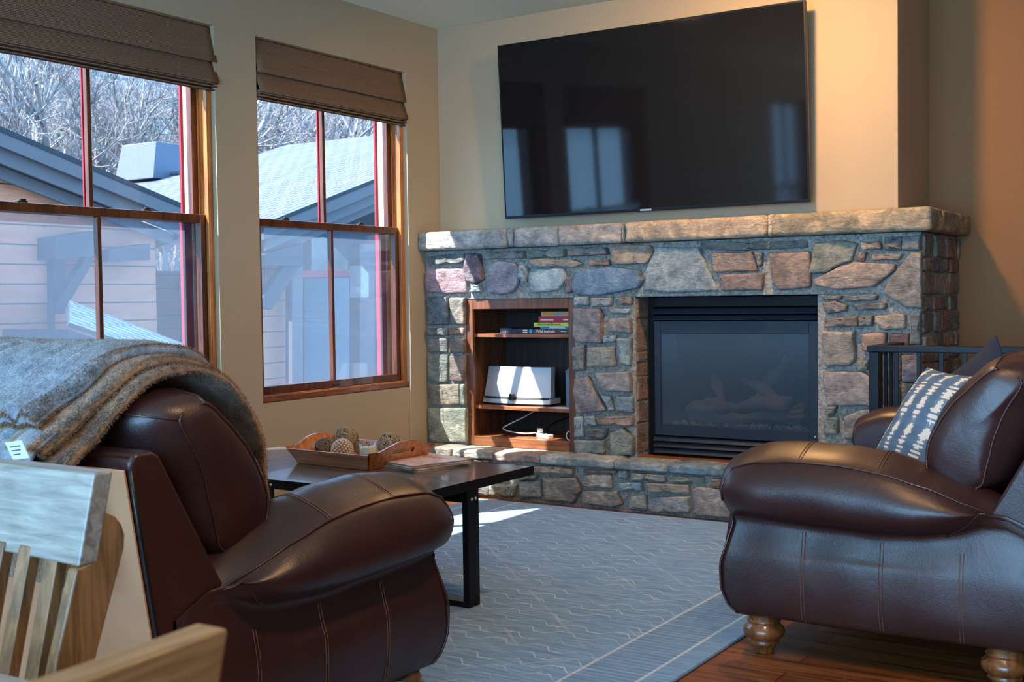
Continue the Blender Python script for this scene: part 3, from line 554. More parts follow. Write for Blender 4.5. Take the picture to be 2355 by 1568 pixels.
for cr, pts, col in (
 (H_, [(170, 255), (560, 225), (920, 205), (915, 330), (800, 385), (400, 400), (230, 385)], gy),
 (H_, [(180, 530), (400, 500), (860, 490), (915, 600), (940, 945), (600, 955), (180, 935), (155, 750)], pk_),
 (H_, [(950, 200), (1190, 205), (1255, 690), (1110, 765), (970, 720), (905, 560)], pu),
 (H_, [(1090, 800), (1200, 810), (1235, 930), (1000, 940)], bl),
 (H_, [(1260, 155), (1880, 150), (1880, 285), (1310, 300)], gn), (H_, [(1895, 150), (2055, 145), (2055, 280), (1895, 285)], gy),
 (H_, [(1400, 420), (1540, 345), (1850, 380), (1950, 520), (1930, 760), (1830, 930), (1600, 980), (1380, 930), (1310, 850), (1350, 600)], (.22, .22, .32)),
 (H_, [(1985, 425), (2090, 430), (2130, 560), (2100, 720), (2060, 735), (1970, 640)], lb),
 (A_, [(1150, 595), (1480, 590), (1495, 700), (1420, 800), (1150, 825), (1130, 700)], lb),
 (A_, [(1145, 515), (1250, 492), (1590, 505), (1660, 540), (1590, 572), (1200, 568)], tn), (A_, [(1735, 515), (1915, 503), (1930, 555), (1740, 560)], rr_),
 (A_, [(1118, 412), (1488, 398), (1488, 473), (1135, 487)], gn), (A_, [(1535, 382), (1890, 378), (1915, 448), (1540, 468)], gy),
 (A_, [(1960, 372), (2100, 355), (2330, 362), (2352, 440), (2290, 535), (2000, 548), (1965, 500)], tn),
 (A_, [(1600, 625), (1800, 592), (1950, 572), (2220, 612), (2250, 700), (2220, 780), (2050, 808), (1850, 848), (1610, 848), (1545, 790), (1560, 700)], vb),
 (A_, [(1500, 692), (1560, 680), (1548, 815), (1488, 835)], pu),
 (B_, [(180, 352), (458, 352), (510, 480), (585, 640), (300, 652), (95, 638), (115, 500)], (.24, .33, .38)),
 (B_, [(485, 318), (1175, 303), (1188, 350), (700, 372), (492, 358)], (.14, .15, .15)),
 (B_, [(548, 388), (815, 382), (852, 508), (560, 517)], br), (B_, [(842, 385), (892, 388), (886, 465), (862, 478)], gy),
 (B_, [(608, 534), (895, 523), (885, 638), (622, 642)], (.30, .19, .16)),
 (B_, [(945, 392), (1205, 378), (1215, 618), (1000, 636), (958, 560)], (.25, .17, .15)),
 (B_, [(1255, 322), (1430, 303), (1530, 327), (1488, 440), (1400, 468), (1330, 518), (1222, 523)], gn),
 (B_, [(1568, 313), (1688, 308), (1698, 358), (1575, 366)], tn), (B_, [(1543, 388), (1597, 380), (1578, 438), (1524, 438)], br),
 (B_, [(1724, 284), (1835, 278), (1835, 366), (1724, 366)], gy), (B_, [(1842, 278), (1958, 272), (1958, 366), (1842, 368)], (.18, .23, .24)), (B_, [(1643, 398), (1836, 393), (1816, 432), (1643, 436)], tn),
 (B_, [(1245, 572), (1400, 494), (1520, 455), (1795, 465), (1780, 510), (1640, 615), (1400, 632), (1255, 608)], (.38, .26, .19)),
 (B_, [(1835, 470), (1902, 388), (1966, 384), (1968, 762), (1850, 746), (1714, 660), (1752, 572)], (.30, .25, .21)),
 (B_, [(1303, 680), (1428, 677), (1418, 700), (1312, 703)], gy), (B_, [(1452, 682), (1668, 672), (1662, 708), (1462, 713)], gy), (B_, [(1508, 732), (1725, 724), (1725, 768), (1532, 776)], gy),
 (B_, [(1300, 718), (1388, 714), (1458, 742), (1456, 780), (1330, 796), (1312, 770)], (.26, .21, .18)),
 (B_, [(1314, 828), (1530, 818), (1540, 882), (1322, 886)], br), (B_, [(1545, 820), (1638, 814), (1626, 878), (1555, 882)], gy),
 (B_, [(1668, 814), (1856, 804), (1854, 898), (1720, 906), (1666, 860)], tn),
 (G_, [(54, 424), (346, 424), (356, 680), (298, 742), (74, 746), (48, 560)], (.32, .25, .19)),
 (G_, [(420, 444), (646, 436), (646, 600), (520, 612), (434, 606)], (.36, .20, .13)), (G_, [(684, 444), (866, 444), (866, 600), (684, 610)], (.20, .10, .11)), (G_, [(884, 256), (976, 240), (976, 540), (884, 540)], gy),
 (G_, [(384, 704), (478, 696), (476, 780), (392, 782)], gn), (G_, [(500, 640), (610, 636), (610, 780), (500, 790)], br),
 (G_, [(54, 804), (430, 804), (516, 880), (540, 1000), (524, 1124), (104, 1116), (58, 950)], (.33, .25, .24)),
 (G_, [(84, 1142), (178, 1134), (152, 1208), (88, 1208)], gy), (G_, [(62, 1234), (188, 1234), (188, 1388), (62, 1396)], gn), (G_, [(254, 1234), (420, 1164), (540, 1160), (540, 1440), (254, 1440)], (.30, .28, .26)),
 (G_, [(620, 640), (790, 636), (790, 880), (620, 900)], pu), (G_, [(800, 645), (978, 650), (975, 900), (805, 900)], (.26, .22, .25)), (G_, [(560, 920), (780, 920), (780, 1100), (560, 1110)], br), (G_, [(800, 920), (975, 920), (975, 1180), (800, 1180)], gy), (G_, [(560, 1130), (780, 1130), (780, 1440), (560, 1440)], tn), (G_, [(800, 1200), (975, 1200), (975, 1440), (800, 1440)], br),
 (C_, [(1388, 88), (1498, 88), (1498, 158), (1384, 158)], bl), (C_, [(1534, 92), (1698, 92), (1693, 162), (1534, 166)], (.22, .25, .30)), (C_, [(1764, 88), (1868, 84), (1868, 148), (1774, 153)], br),
 (C_, [(1378, 188), (1598, 188), (1616, 250), (1616, 478), (1404, 468), (1374, 420)], (.20, .17, .19)),
 (C_, [(1684, 274), (1856, 268), (1866, 396), (1664, 378)], (.27, .22, .19)), (C_, [(1692, 192), (1848, 188), (1848, 222), (1700, 226)], lb), (C_, [(1640, 420), (1735, 415), (1728, 470), (1640, 475)], bl),
 (C_, [(1752, 444), (1868, 440), (1858, 676), (1784, 660)], (.20, .30, .32)),
 (C_, [(1372, 524), (1468, 502), (1468, 708), (1384, 716)], gy), (C_, [(1514, 518), (1718, 514), (1728, 678), (1504, 678)], (.28, .27, .22)),
 (C_, [(1574, 742), (1858, 724), (1866, 898), (1624, 886)], (.27, .23, .24)),
 (C_, [(1388, 792), (1498, 774), (1560, 900), (1652, 1058), (1394, 1086), (1374, 900)], (.27, .20, .20)),
 (C_, [(1620, 930), (1690, 940), (1718, 1058), (1684, 1062)], bl), (C_, [(1742, 944), (1876, 942), (1880, 1078), (1744, 1068)], (.18, .26, .32)),
 (C_, [(1388, 1122), (1448, 1114), (1458, 1278), (1388, 1286)], lb), (C_, [(1480, 1115), (1545, 1112), (1575, 1185), (1480, 1190)], bl), (C_, [(1568, 1114), (1882, 1108), (1878, 1188), (1592, 1178)], (.33, .20, .15)),
 (C_, [(1494, 1222), (1658, 1218), (1638, 1298), (1504, 1290)], gy), (C_, [(1388, 1314), (1638, 1312), (1636, 1428), (1404, 1434)], (.22, .25, .25)), (C_, [(1692, 1262), (1800, 1214), (1886, 1292), (1886, 1438), (1704, 1448)], gn)):
    S(cr[0], cr[1], pts, col)
for pts, col in (([(75, 95), (268, 90), (262, 335), (84, 340)], (.12, .17, .22)), ([(285, 100), (412, 100), (412, 335), (300, 330)], (.20, .17, .15)),
 ([(85, 372), (265, 370), (265, 436), (92, 438)], gy), ([(280, 368), (400, 370), (400, 430), (285, 430)], rr_), ([(88, 466), (265, 466), (262, 586), (92, 586)], (.18, .18, .18)), ([(280, 462), (412, 462), (412, 590), (285, 590)], br),
 ([(88, 612), (262, 612), (262, 858), (92, 850)], (.20, .22, .20)), ([(290, 622), (414, 622), (414, 848), (290, 840)], br), ([(94, 884), (368, 877), (370, 1060), (98, 1068)], (.28, .23, .17)), ([(384, 882), (420, 882), (424, 1058), (384, 1058)], gn), ([(94, 1094), (428, 1094), (430, 1396), (98, 1406)], (.26, .28, .22))):
    S(F_[0], F_[1], pts, col, .03)
# stones of the returns into the firebox opening and of the right-hand side face
def sidef(u, v, d): return (FX+d*.6-.012, u, v)
def retl(u, v, d): return (1.478+d*.35, u, v)
def course(u0, u1, v0, v1, fn, depth, cols, mh=(.06, .17), mw=(.08, .26), cw=None):
    v = v0
    while v < v1-.03:
        h = min(rs.uniform(*mh), v1-v); h = v1-v if v1-v-h < .04 else h; u = u0
        while u < u1-.02:
            w = min(rs.uniform(*mw), u1-u); w = u1-u if u1-u-w < .05 else w; j = lambda s=.006: rs.uniform(-s, s)
            a, b, c, d = u+.007, u+w-.007, v+.007, v+h-.007
            pts = [(a+j(), c+j()), ((a+b)/2, c+j()), (b+j(), c+j()), (b+j(.012), (c+d)/2), (b+j(), d+j()), ((a+b)/2+j(), d+j()), (a+j(), d+j()), (a+j(.012), (c+d)/2)]
            if cw == -1: pts = pts[::-1]
            stone(pts, fn, depth*rs.uniform(.7, 1.3), rs.choice(cols)); u += w
        v += h
course(-.15, .64, .02, 1.49, sidef, .04, (br, gy, tn, rr_, gn, pu))
course(-.15, .29, .30, 1.19, retl, .02, (br, rr_, gy, (.26, .17, .14)), (.05, .2), (.2, .3))
# hearth riser
hearth = bmesh.new(); hl = hearth.loops.layers.float_color.new('col')
E_ = ((1090, 1030), 3.861); YH = -.335
for pts, col in (([(510, 165), (700, 168), (878, 192), (866, 238), (545, 213)], tn), ([(398, 302), (576, 292), (586, 438), (404, 438)], (.24, .25, .27)), ([(284, 332), (368, 332), (342, 428), (294, 428)], (.30, .32, .27)), ([(140, 332), (250, 332), (280, 428), (136, 418)], (.34, .35, .30)),
 ([(614, 274), (896, 264), (934, 380), (878, 486), (624, 458)], (.26, .22, .18)), ([(954, 244), (1206, 239), (1216, 356), (964, 342)], (.30, .27, .25)), ([(962, 196), (1266, 204), (1256, 222), (972, 218)], rr_),
 ([(962, 380), (1256, 392), (1304, 500), (1230, 526), (944, 486)], (.28, .25, .24)), ([(1278, 314), (1478, 308), (1476, 378), (1284, 373)], bl), ([(1404, 225), (1686, 239), (1696, 298), (1404, 280)], (.28, .27, .25)),
 ([(1534, 310), (1898, 328), (1894, 406), (1544, 383)], (.33, .26, .20)), ([(1372, 434), (1520, 428), (1530, 545), (1500, 552), (1374, 540)], (.24, .26, .26)), ([(1550, 440), (1898, 434), (1906, 568), (1560, 572), (1540, 545)], (.28, .30, .32)), ([(1764, 250), (2026, 264), (2026, 316), (1774, 298)], gn), ([(2104, 275), (2226, 284), (2200, 358), (2114, 348)], rr_),
 ([(1934, 384), (1982, 350), (2196, 374), (2286, 480), (2286, 615), (1964, 596), (1954, 480)], (.32, .26, .25)), ([(1284, 206), (1356, 206), (1356, 272), (1286, 268)], bl), ([(404, 244), (556, 244), (538, 274), (396, 288)], gn)):
    P = [at(E_[0][0]+x/E_[1], E_[0][1]+y/E_[1], 'Y', YH-.02) for x, y in pts]
    stone([(p.x, max(p.z, .012)) for p in P], lambda u, v, d: (u, YH+.01-d, v), .034*rs.uniform(.8, 1.2), col, bmx=hearth, lay=hl)
_sb, _sl = stone_bm, clay
stone_bm, clay = hearth, hl
course(.02, .60, .012, .235, lambda u, v, d: (u, YH+.01-d, v), .03, (gy, tn, gn, br), (.07, .12), (.1, .25))
course(2.17, 3.02, .012, .235, lambda u, v, d: (u, YH+.01-d, v), .03, (gy, tn, gn, br, rr_), (.07, .12), (.1, .25))
stone_bm, clay = _sb, _sl
fp(link('stone_facing', stone_bm, 'stone', FP)); fp(link('hearth_stones', hearth, 'stone', FP))
bm = bmesh.new(); bx(bm, 0, YH+.01, 0, 3.04, YM, .24); fp(link('hearth_mortar', bm, 'mortar', FP))
# thick slabs: mantel and hearth cap, each row of slabs one part
def slabs(name, cuts, y0, y1, z0, z1, cols, jit=.006, ret=None):
    bm = bmesh.new(); L = bm.loops.layers.float_color.new('col')
    def blk(x0, x1, ya, yb, za, zb, col, sd, ax=0):
        nx = max(3, int((x1-x0)/.02)); ny = max(3, int((yb-ya)/.02)); nzz = 6; vs = {}
        for i in range(nx+1):
            for j in range(ny+1):
                for k in range(nzz+1):
                    if 0 < i < nx and 0 < j < ny and 0 < k < nzz: continue
                    x, y, z = x0+(x1-x0)*i/nx, ya+(yb-ya)*j/ny, za+(zb-za)*k/nzz
                    e = sum((i in (0, nx), j in (0, ny), k in (0, nzz))); p = Vector((x, y, z))
                    d = Vector((nz(p*14, 1, sd), nz(p*14, 1, sd+5), nz(p*9, 1, sd+9)*.35))*jit*1.6+Vector((nz(p*50, 1, sd), nz(p*50, 1, sd+3), 0))*jit*.5
                    if e >= 2: cpt = Vector(((x0+x1)/2, (ya+yb)/2, (za+zb)/2)); dd = cpt-p; p = p+Vector((math.copysign(min(.006, abs(dd.x)), dd.x) if i in (0, nx) else 0, math.copysign(.006, dd.y) if j in (0, ny) else 0, math.copysign(.006, dd.z) if k in (0, nzz) else 0))
                    vs[i, j, k] = bm.verts.new(p+d)
        def q(a, b, c, d):
            f = bm.faces.new((vs[a], vs[b], vs[c], vs[d])); f.smooth = True
            for l in f.loops: l[L] = col+(1,)
        for i in range(nx):
            for j in range(ny): q((i, j, 0), (i, j+1, 0), (i+1, j+1, 0), (i+1, j, 0)); q((i, j, nzz), (i+1, j, nzz), (i+1, j+1, nzz), (i, j+1, nzz))
            for k in range(nzz): q((i, 0, k), (i+1, 0, k), (i+1, 0, k+1), (i, 0, k+1)); q((i, ny, k), (i, ny, k+1), (i+1, ny, k+1), (i+1, ny, k))
        for j in range(ny):
            for k in range(nzz): q((0, j, k), (0, j, k+1), (0, j+1, k+1), (0, j+1, k)); q((nx, j, k), (nx, j+1, k), (nx, j+1, k+1), (nx, j, k+1))
    for i, (a, b) in enumerate(zip(cuts, cuts[1:])): blk(a+.001, b-.001, y0+rs.uniform(-.004, .006), y1, z0+rs.uniform(-.003, .002), z1+rs.uniform(-.003, .002), cols[i % len(cols)], i*7.3)
    if ret: blk(*ret, 55)
    return fp(link(name, bm, 'stone', FP))
mx = lambda px: at(px, 540, 'Y', -.24).x
slabs('mantel', [.0, mx(1164), mx(1178), mx(1283), mx(1428), mx(1434), mx(1762), mx(1776), 3.13], -.24, .0, 1.503, 1.617, [(.30, .31, .30), (.24, .28, .30), (.28, .30, .30), (.33, .31, .29), (.34, .38, .40), (.42, .34, .25), (.40, .38, .34), (.34, .29, .20)], ret=(2.92, 3.13, .01, .64, 1.503, 1.617, (.30, .25, .18)))
hx = lambda px: at(px, 1060, 'Y', -.36).x
slabs('hearth_cap', [.0, .32, .62, .95, hx(1411), hx(1536), 2.1, 2.6, 3.06], -.365, YM-.0, .232, .287, [(.28, .27, .24), (.42, .42, .38), (.30, .24, .22), (.28, .31, .31), (.24, .30, .32), (.16, .24, .30), (.24, .27, .26), (.26, .24, .22)], .008)
bm = bmesh.new(); bx(bm, 1.478, YM-.0, .270, 2.535, 0.1, .2855); fp(link('hearth_sill', bm, 'cabinet_wood', FP))
# ------------------------------------------------------------------ gas insert
IN = thing('gas_fireplace_insert', 'black metal gas fireplace insert with louvres and glass front', 'fireplace insert', (2.0, -.05, .287))
OI = Vector((2.0, -.05, .287))
def pin(o): o.data.transform(Matrix.Translation(-OI)); return o
x0, x1, z0, z1 = 1.505, 2.533, .288, 1.193
bm = bmesh.new(); bx(bm, x0, .0, z0, x0+.03, .29, z1); bx(bm, x1-.03, .0, z0, x1, .29, z1); bx(bm, x0, .27, z0, x1, .295, z1); bx(bm, x0, .0, z0, x1, .29, z0+.02); bx(bm, x0, 0, z1-.02, x1, .29, z1); bx(bm, x0, -.045, z0, x0+.035, .0, z1); bx(bm, x1-.02, -.045, z0, x1, .0, z1)
bx(bm, x0+.03, 0, .43, x1-.03, .27, .445); bx(bm, x0+.03, 0, 1.035, x1-.03, .27, 1.05)
pin(link('housing', bm, 'black_metal', IN, bevel=.002))
bm = bmesh.new(); frame_ring_ = (1.565, 2.508)
def ring_xz(bm, xa, xb, za, zb, ya, yb, wl, wr, wb, wt):
    bx(bm, xa, ya, za, xa+wl, yb, zb); bx(bm, xb-wr, ya, za, xb, yb, zb); bx(bm, xa+wl, ya, za, xb-wr, yb, za+wb); bx(bm, xa+wl, ya, zb-wt, xb-wr, yb, zb)
ring_xz(bm, 1.555, 2.51, .405, 1.055, -.075, -.05, .035, .05, .062, .07); pin(link('door_frame', bm, 'insert_metal', IN, bevel=.003))
bm = bmesh.new(); bx(bm, 1.588, -.062, .465, 2.462, -.056, .987); pin(link('glass_door', bm, 'fire_glass', IN))
for za, zb, dy in ((1.062, 1.087, 0), (1.097, 1.125, .0), (.372, .398, 0), (.338, .364, 0), (.303, .330, 0)):
    bm = bmesh.new(); hexa(bm, [(1.545, -.080, za), (2.512, -.080, za), (2.512, -.060, za-.004), (1.545, -.060, za-.004), (1.545, -.060, zb), (2.512, -.060, zb), (2.512, -.04, zb), (1.545, -.04, zb)])
    for v in bm.verts: pass
    pin(link('louvre', bm, 'insert_metal', IN, bevel=.003))
bm = bmesh.new(); bx(bm, 1.545, -.05, 1.135, 2.512, -.02, 1.19); pin(link('hood', bm, 'black_metal', IN, bevel=.002))
def logp(bm, a, b, r, sd):
    a, b = Vector(a), Vector(b); pts = [a.lerp(b, t/8)+Vector((0, 0, .012*math.sin(t*1.3+sd))) for t in range(9)]; tube(bm, pts, [r*(.8+.25*math.sin(t*1.1+sd)) for t in range(9)], 10)
bm = bmesh.new()
for a, b, r, s in (((1.72, .06, .50), (2.35, .10, .53), .045, 0), ((1.78, .14, .56), (2.3, .02, .60), .04, 1), ((1.95, .02, .55), (1.80, .2, .74), .035, 2), ((2.08, .1, .60), (2.26, .16, .84), .04, 3), ((2.0, .16, .72), (2.32, .02, .60), .038, 4), ((1.70, .05, .55), (1.93, .02, .56), .04, 5)): logp(bm, a, b, r, s)
for k in range(3): tube(bm, [(2.3+k*.02, .04, .52+k*.03), (2.40, .02, .54+k*.03)], .014, 6)
pin(link('ceramic_logs', bm, 'log_bark', IN, smooth=True))
bm = bmesh.new(); rnd = random.Random(4)
for k in range(90):
    c = Vector((rnd.uniform(1.64, 2.42), rnd.uniform(-.03, .12), .452+rnd.uniform(0, .02))); r = rnd.uniform(.008, .02); bmesh.ops.create_icosphere(bm, subdivisions=1, radius=r, matrix=Matrix.Translation(c))
o = pin(link('ember_bed', bm, 'ember', IN)); o['kind'] = 'stuff'
bm = bmesh.new(); bmesh.ops.create_uvsphere(bm, u_segments=12, v_segments=8, radius=.007, matrix=Matrix.Translation((2.495, -.08, .44))); pin(link('latch', bm, 'badge', IN, smooth=True))
# ------------------------------------------------------------------ built-in shelf unit
CB = thing('built_in_shelf', 'open wooden shelf unit set into the stone wall left of the firebox', 'shelf unit', (.69, .05, .287))
OC = Vector((.69, .05, .287))
def pc(o): o.data.transform(Matrix.Translation(-OC)); return o
xa, xb, za, zb, yf, yb = .298, 1.079, .287, 1.194, -.15, .29
bm = bmesh.new(); bx(bm, xa, yf, za, xa+.052, yf+.022, zb); bx(bm, xb-.045, yf, za, xb, yf+.022, zb); bx(bm, xa+.052, yf, zb-.062, xb-.045, yf+.022, zb); pc(link('face_frame', bm, 'cabinet_wood_z', CB, bevel=.002))
bm = bmesh.new(); bx(bm, xa, yf+.022, za, xa+.018, yb, zb); bx(bm, xb-.018, yf+.022, za, xb, yb, zb); bx(bm, xa, yf+.022, zb-.018, xb, yb-.008, zb); pc(link('carcass', bm, 'cabinet_wood_z', CB, bevel=.001)); bm = bmesh.new(); bx(bm, xa, yb-.008, za, xb, yb, zb); pc(link('back_panel', bm, 'cabinet_shaded', CB))
bm = bmesh.new(); bx(bm, xa+.052, yf-.002, za, xb-.045, yf+.022, za+.058); bx(bm, xa+.018, yf+.022, za+.036, xb-.018, yb-.008, za+.056); pc(link('bottom_board', bm, 'cabinet_wood', CB, bevel=.002))
for z in (.958, .513):
    bm = bmesh.new(); bx(bm, xa+.019, yf+.026, z, xb-.019, yb-.009, z+.021); pc(link('shelf', bm, 'cabinet_wood', CB, bevel=.002))
ZS1, ZS2, ZS0 = .979, .534, .343
# books, spines towards the room
def book(label, x0, x1, y0, z0, th, mat, name='book', dep=.2, page=True):
    t = thing(name, label, 'book', ((x0+x1)/2, y0+dep/2, z0), group='books stacked on the top shelf'); w = (x1-x0)/2
    bm = bmesh.new(); bx(bm, -w, -dep/2, 0, w, dep/2, .0025); bx(bm, -w, -dep/2, th-.0025, w, dep/2, th); bx(bm, -w, -dep/2, .002, w, -dep/2+.003, th-.002); link('cover', bm, mat, t, bevel=.001)
    bm = bmesh.new(); bx(bm, -w+.004, -dep/2+.004, .0027, w-.004, dep/2-.004, th-.0027); link('page_block', bm, 'paper', t); return t, w, dep, th
RX90 = Matrix.Rotation(PI/2, 4, 'X')
def spine_bars(t, w, dep, th, segs, mat):
    bm = bmesh.new()
    for a, b, h in segs:
        x = a
        while x < b:
            l = rs.uniform(.005, .011); bx(bm, x, -dep/2-.0006, th*(.5-h/2), min(x+l, b), -dep/2-.0001, th*(.5+h/2)); x += l+.0025
    link('lettering', bm, mat, t)
z = ZS1
t, w, d, h = book('dark brown book with white lettering at the bottom of the shelf stack', .765, 1.04, -.09, z, .030, 'book_dark')
textobj('lettering', 'Wild Animals', .0245, 'ink_white', t, Matrix.Translation((-w+.008, -d/2-.0002, .008)) @ RX90)
spine_bars(t, w, d, h, [(.045, .085, .12)], 'ink_white')
bm = bmesh.new(); bx(bm, .105, -.1006, .008, .112, -.1001, .022); bx(bm, .118, -.1006, .006, .128, -.1001, .024); link('emblem', bm, 'ink_white', t)
z += .030; t, w, d, h = book('thin blue book between the yellow and the dark one', .80, 1.03, -.085, z, .014, 'book_blue'); spine_bars(t, w, d, h, [(-.05, .06, .4)], 'ink_white')
z += .014; t, w, d, h = book('yellow-green book jutting out widest in the shelf stack', .758, 1.055, -.09, z, .024, 'book_lime'); spine_bars(t, w, d, h, [(-.12, .04, .45)], 'ink_dark')
z += .024; t, w, d, h = book('crimson book with pale lettering, second from the top', .79, 1.04, -.088, z, .036, 'book_red'); spine_bars(t, w, d, h, [(-.11, -.02, .25), (.05, .09, .25)], 'ink_white')
z += .036; t, w, d, h = book('orange book with a blue patch on top of the shelf stack', .805, 1.06, -.08, z, .030, 'book_orange'); spine_bars(t, w, d, h, [(-.035, .03, .5)], 'ink_blue')
t, w, d, h = book('navy book with white and blue marks lying left of the shelf stack', .60, .757, -.088, ZS1, .030, 'book_navy'); bm = bmesh.new()
for zz in (.006, .018): bx(bm, .0, -.1006, zz, .032, -.1001, zz+.006)
link('marks', bm, 'ink_white', t); bm = bmesh.new(); bmesh.ops.create_cone(bm, segments=20, radius1=.012, radius2=.012, depth=.001, cap_ends=True, matrix=Matrix.Translation((.056, -.1004, .015)) @ RX90); link('disc', bm, 'ink_blue', t)
t = thing('small_box', 'small dark grey striped box at the left of the top shelf', 'box', (.535, .0, ZS1)); bm = bmesh.new(); bx(bm, -.045, -.06, 0, .045, .06, .034); link('shell', bm, 'book_navy', t, bevel=.002)
bm = bmesh.new()
for k in range(4): bx(bm, -.03+k*.013, -.0606, .002, -.022+k*.013, -.0601, .032)
link('stripes', bm, 'book_grey', t)
# speaker dock
SP = thing('speaker_dock', 'silver curved-front speaker dock on the middle shelf', 'speaker', (.585, .02, ZS2))
def dockp(u, v, back=0):    # u -1..1 across, v 0..1 up
    hw = .247-.018*v; x = u*hw; y = -.085+.035*u*u+.045*v
    return Vector((x, y+back, .012+v*.225))
bm = bmesh.new(); N = 24; Q = 10; f = [[bm.verts.new(dockp(-1+2*i/N, .17+.83*j/Q)) for j in range(Q+1)] for i in range(N+1)]; b = [[bm.verts.new(dockp(-1+2*i/N, .17+.83*j/Q)+Vector((-.0*i, .05, 0))) for j in range(Q+1)] for i in range(N+1)]
for i in range(N):
    for j in range(Q): bm.faces.new((f[i][j], f[i+1][j], f[i+1][j+1], f[i][j+1])); bm.faces.new((b[i][j], b[i][j+1], b[i+1][j+1], b[i+1][j]))
    bm.faces.new((f[i][Q], f[i+1][Q], b[i+1][Q], b[i][Q])); bm.faces.new((f[i][0], b[i][0], b[i+1][0], f[i+1][0]))
for j in range(Q): bm.faces.new((f[0][j], f[0][j+1], b[0][j+1], b[0][j])); bm.faces.new((f[N][j], b[N][j], b[N][j+1], f[N][j+1]))
link('grille', bm, 'silver_mesh', SP, smooth=True, bevel=.003)
bm = bmesh.new(); prof = []
for v in (0, .15):
    ring = [dockp(-1+2*i/N, v, -.006) for i in range(N+1)]; prof.append(ring+[p+Vector((0, .13, 0)) for p in ring[::-1]])
A, B = [[bm.verts.new(p) for p in r] for r in prof]; k = len(A)
for i in range(k): bm.faces.new((A[i], A[(i+1) % k], B[(i+1) % k], B[i]))
bm.faces.new(A[::-1]); bm.faces.new(B); link('base', bm, 'silver_mesh', SP, bevel=.003)
bm = bmesh.new(); hexa(bm, [(-.235, -.03, .015), (.235, -.03, .015), (.2, .10, .015), (-.2, .10, .015), (-.22, .02, .23), (.22, .02, .23), (.19, .10, .22), (-.19, .10, .22)]); link('body', bm, 'silver_mesh', SP, bevel=.012, seg=4)
bm = bmesh.new(); ring = [dockp(-.97+1.94*i/N, .125, -.008) for i in range(N+1)]; rt = [dockp(-.97+1.94*i/N, .175, -.006) for i in range(N+1)]
for i in range(N): bm.faces.new([bm.verts.new(p) for p in (ring[i], ring[i+1], rt[i+1], rt[i])])
link('slot', bm, 'dark_plastic', SP); bm = bmesh.new(); bx(bm, -.02, -.105, .035, .012, -.085, .075); link('dock_connector', bm, 'dark_plastic', SP, bevel=.003)
bm = bmesh.new(); bx(bm, -.2, -.06, 0, .2, .1, .013); link('foot', bm, 'dark_plastic', SP, bevel=.003)
t = thing('canister', 'blue-grey lidded canister standing right of the silver speaker', 'canister', (1.0, .02, ZS2+.003)); bm = bmesh.new(); lathe(bm, [(.072, 0), (.075, .005), (.075, .205), (.07, .21)], 36); link('body', bm, 'diffuser_blue', t, bevel=.002)
bm = bmesh.new(); lathe(bm, [(.078, .207), (.079, .215), (.02, .262), (.015, .285), (.0001, .288)], 36); link('lid', bm, 'diffuser_blue', t, smooth=True)
bm = bmesh.new(); P = [(-.11, -.08), (.06, -.1), (.08, .06), (-.08, .09)]; prism(bm, P, lambda p, k: (p[0]*.95, p[1]*.6, .0001+k*.0014)); o = link('sheet_of_paper', bm, 'paper'); o.location = (.955, -.06, ZS2); props(o, 'white sheet of paper lying under the canister on the shelf', 'paper')
# cables and power strip on the bottom board
bm = bmesh.new(); tube(bm, catmull([(.64, .16, ZS2-.026), (.60, .06, .46), (.53, -.02, .415), (.50, -.05, .388), (.56, -.06, .372), (.66, -.05, .364), (.735, -.045, .372)], 8), .0045, 8); props(link('power_cable', bm, 'cord_white', smooth=True), 'white cable looping below the middle shelf to the power strip', 'cable')
t = thing('power_strip', 'white power strip on the bottom shelf board', 'power strip', (.80, -.05, ZS0+.001), (0, 0, -.5)); box('body', -.075, -.02, 0, .075, .02, .026, 'white_plastic', t, .004)
for k in range(3):
    bm = bmesh.new(); bx(bm, -.055+k*.035, -.010, .0262, -.035+k*.035, .010, .0275); link('socket', bm, 'dark_plastic', t)
box('plug', -.07, -.014, .0275, -.04, .014, .055, 'white_plastic', t, .003)
bm = bmesh.new(); tube(bm, catmull([(.93, .27, .955), (.93, .265, .80), (.925, .262, .7), (.93, .262, .6), (.94, .262, .54)], 6), .005, 8); props(link('black_cable', bm, 'dark_plastic', smooth=True), 'black cable hanging behind the speaker against the shelf back', 'cable')
bm = bmesh.new(); tube(bm, catmull([(.78, -.03, .385), (.80, .1, .43), (.88, .2, .46), (.95, .15, .43), (1.0, .05, .44), (.97, .0, .42), (.90, .1, .40), (1.02, .2, .44)], 8), .004, 6); props(link('black_cable', bm, 'dark_plastic', smooth=True), 'tangle of thin black cable behind the power strip', 'cable')
bm = bmesh.new(); tube(bm, [(1.005+.022*math.cos(a), -.1+.0*a, ZS0+.03+.026*math.sin(a)) for a in [math.radians(x) for x in range(40, 300, 15)]], .004, 8); props(link('cable_clip', bm, 'cord_white', smooth=True), 'small white curved hook at the right of the bottom shelf', 'hook')
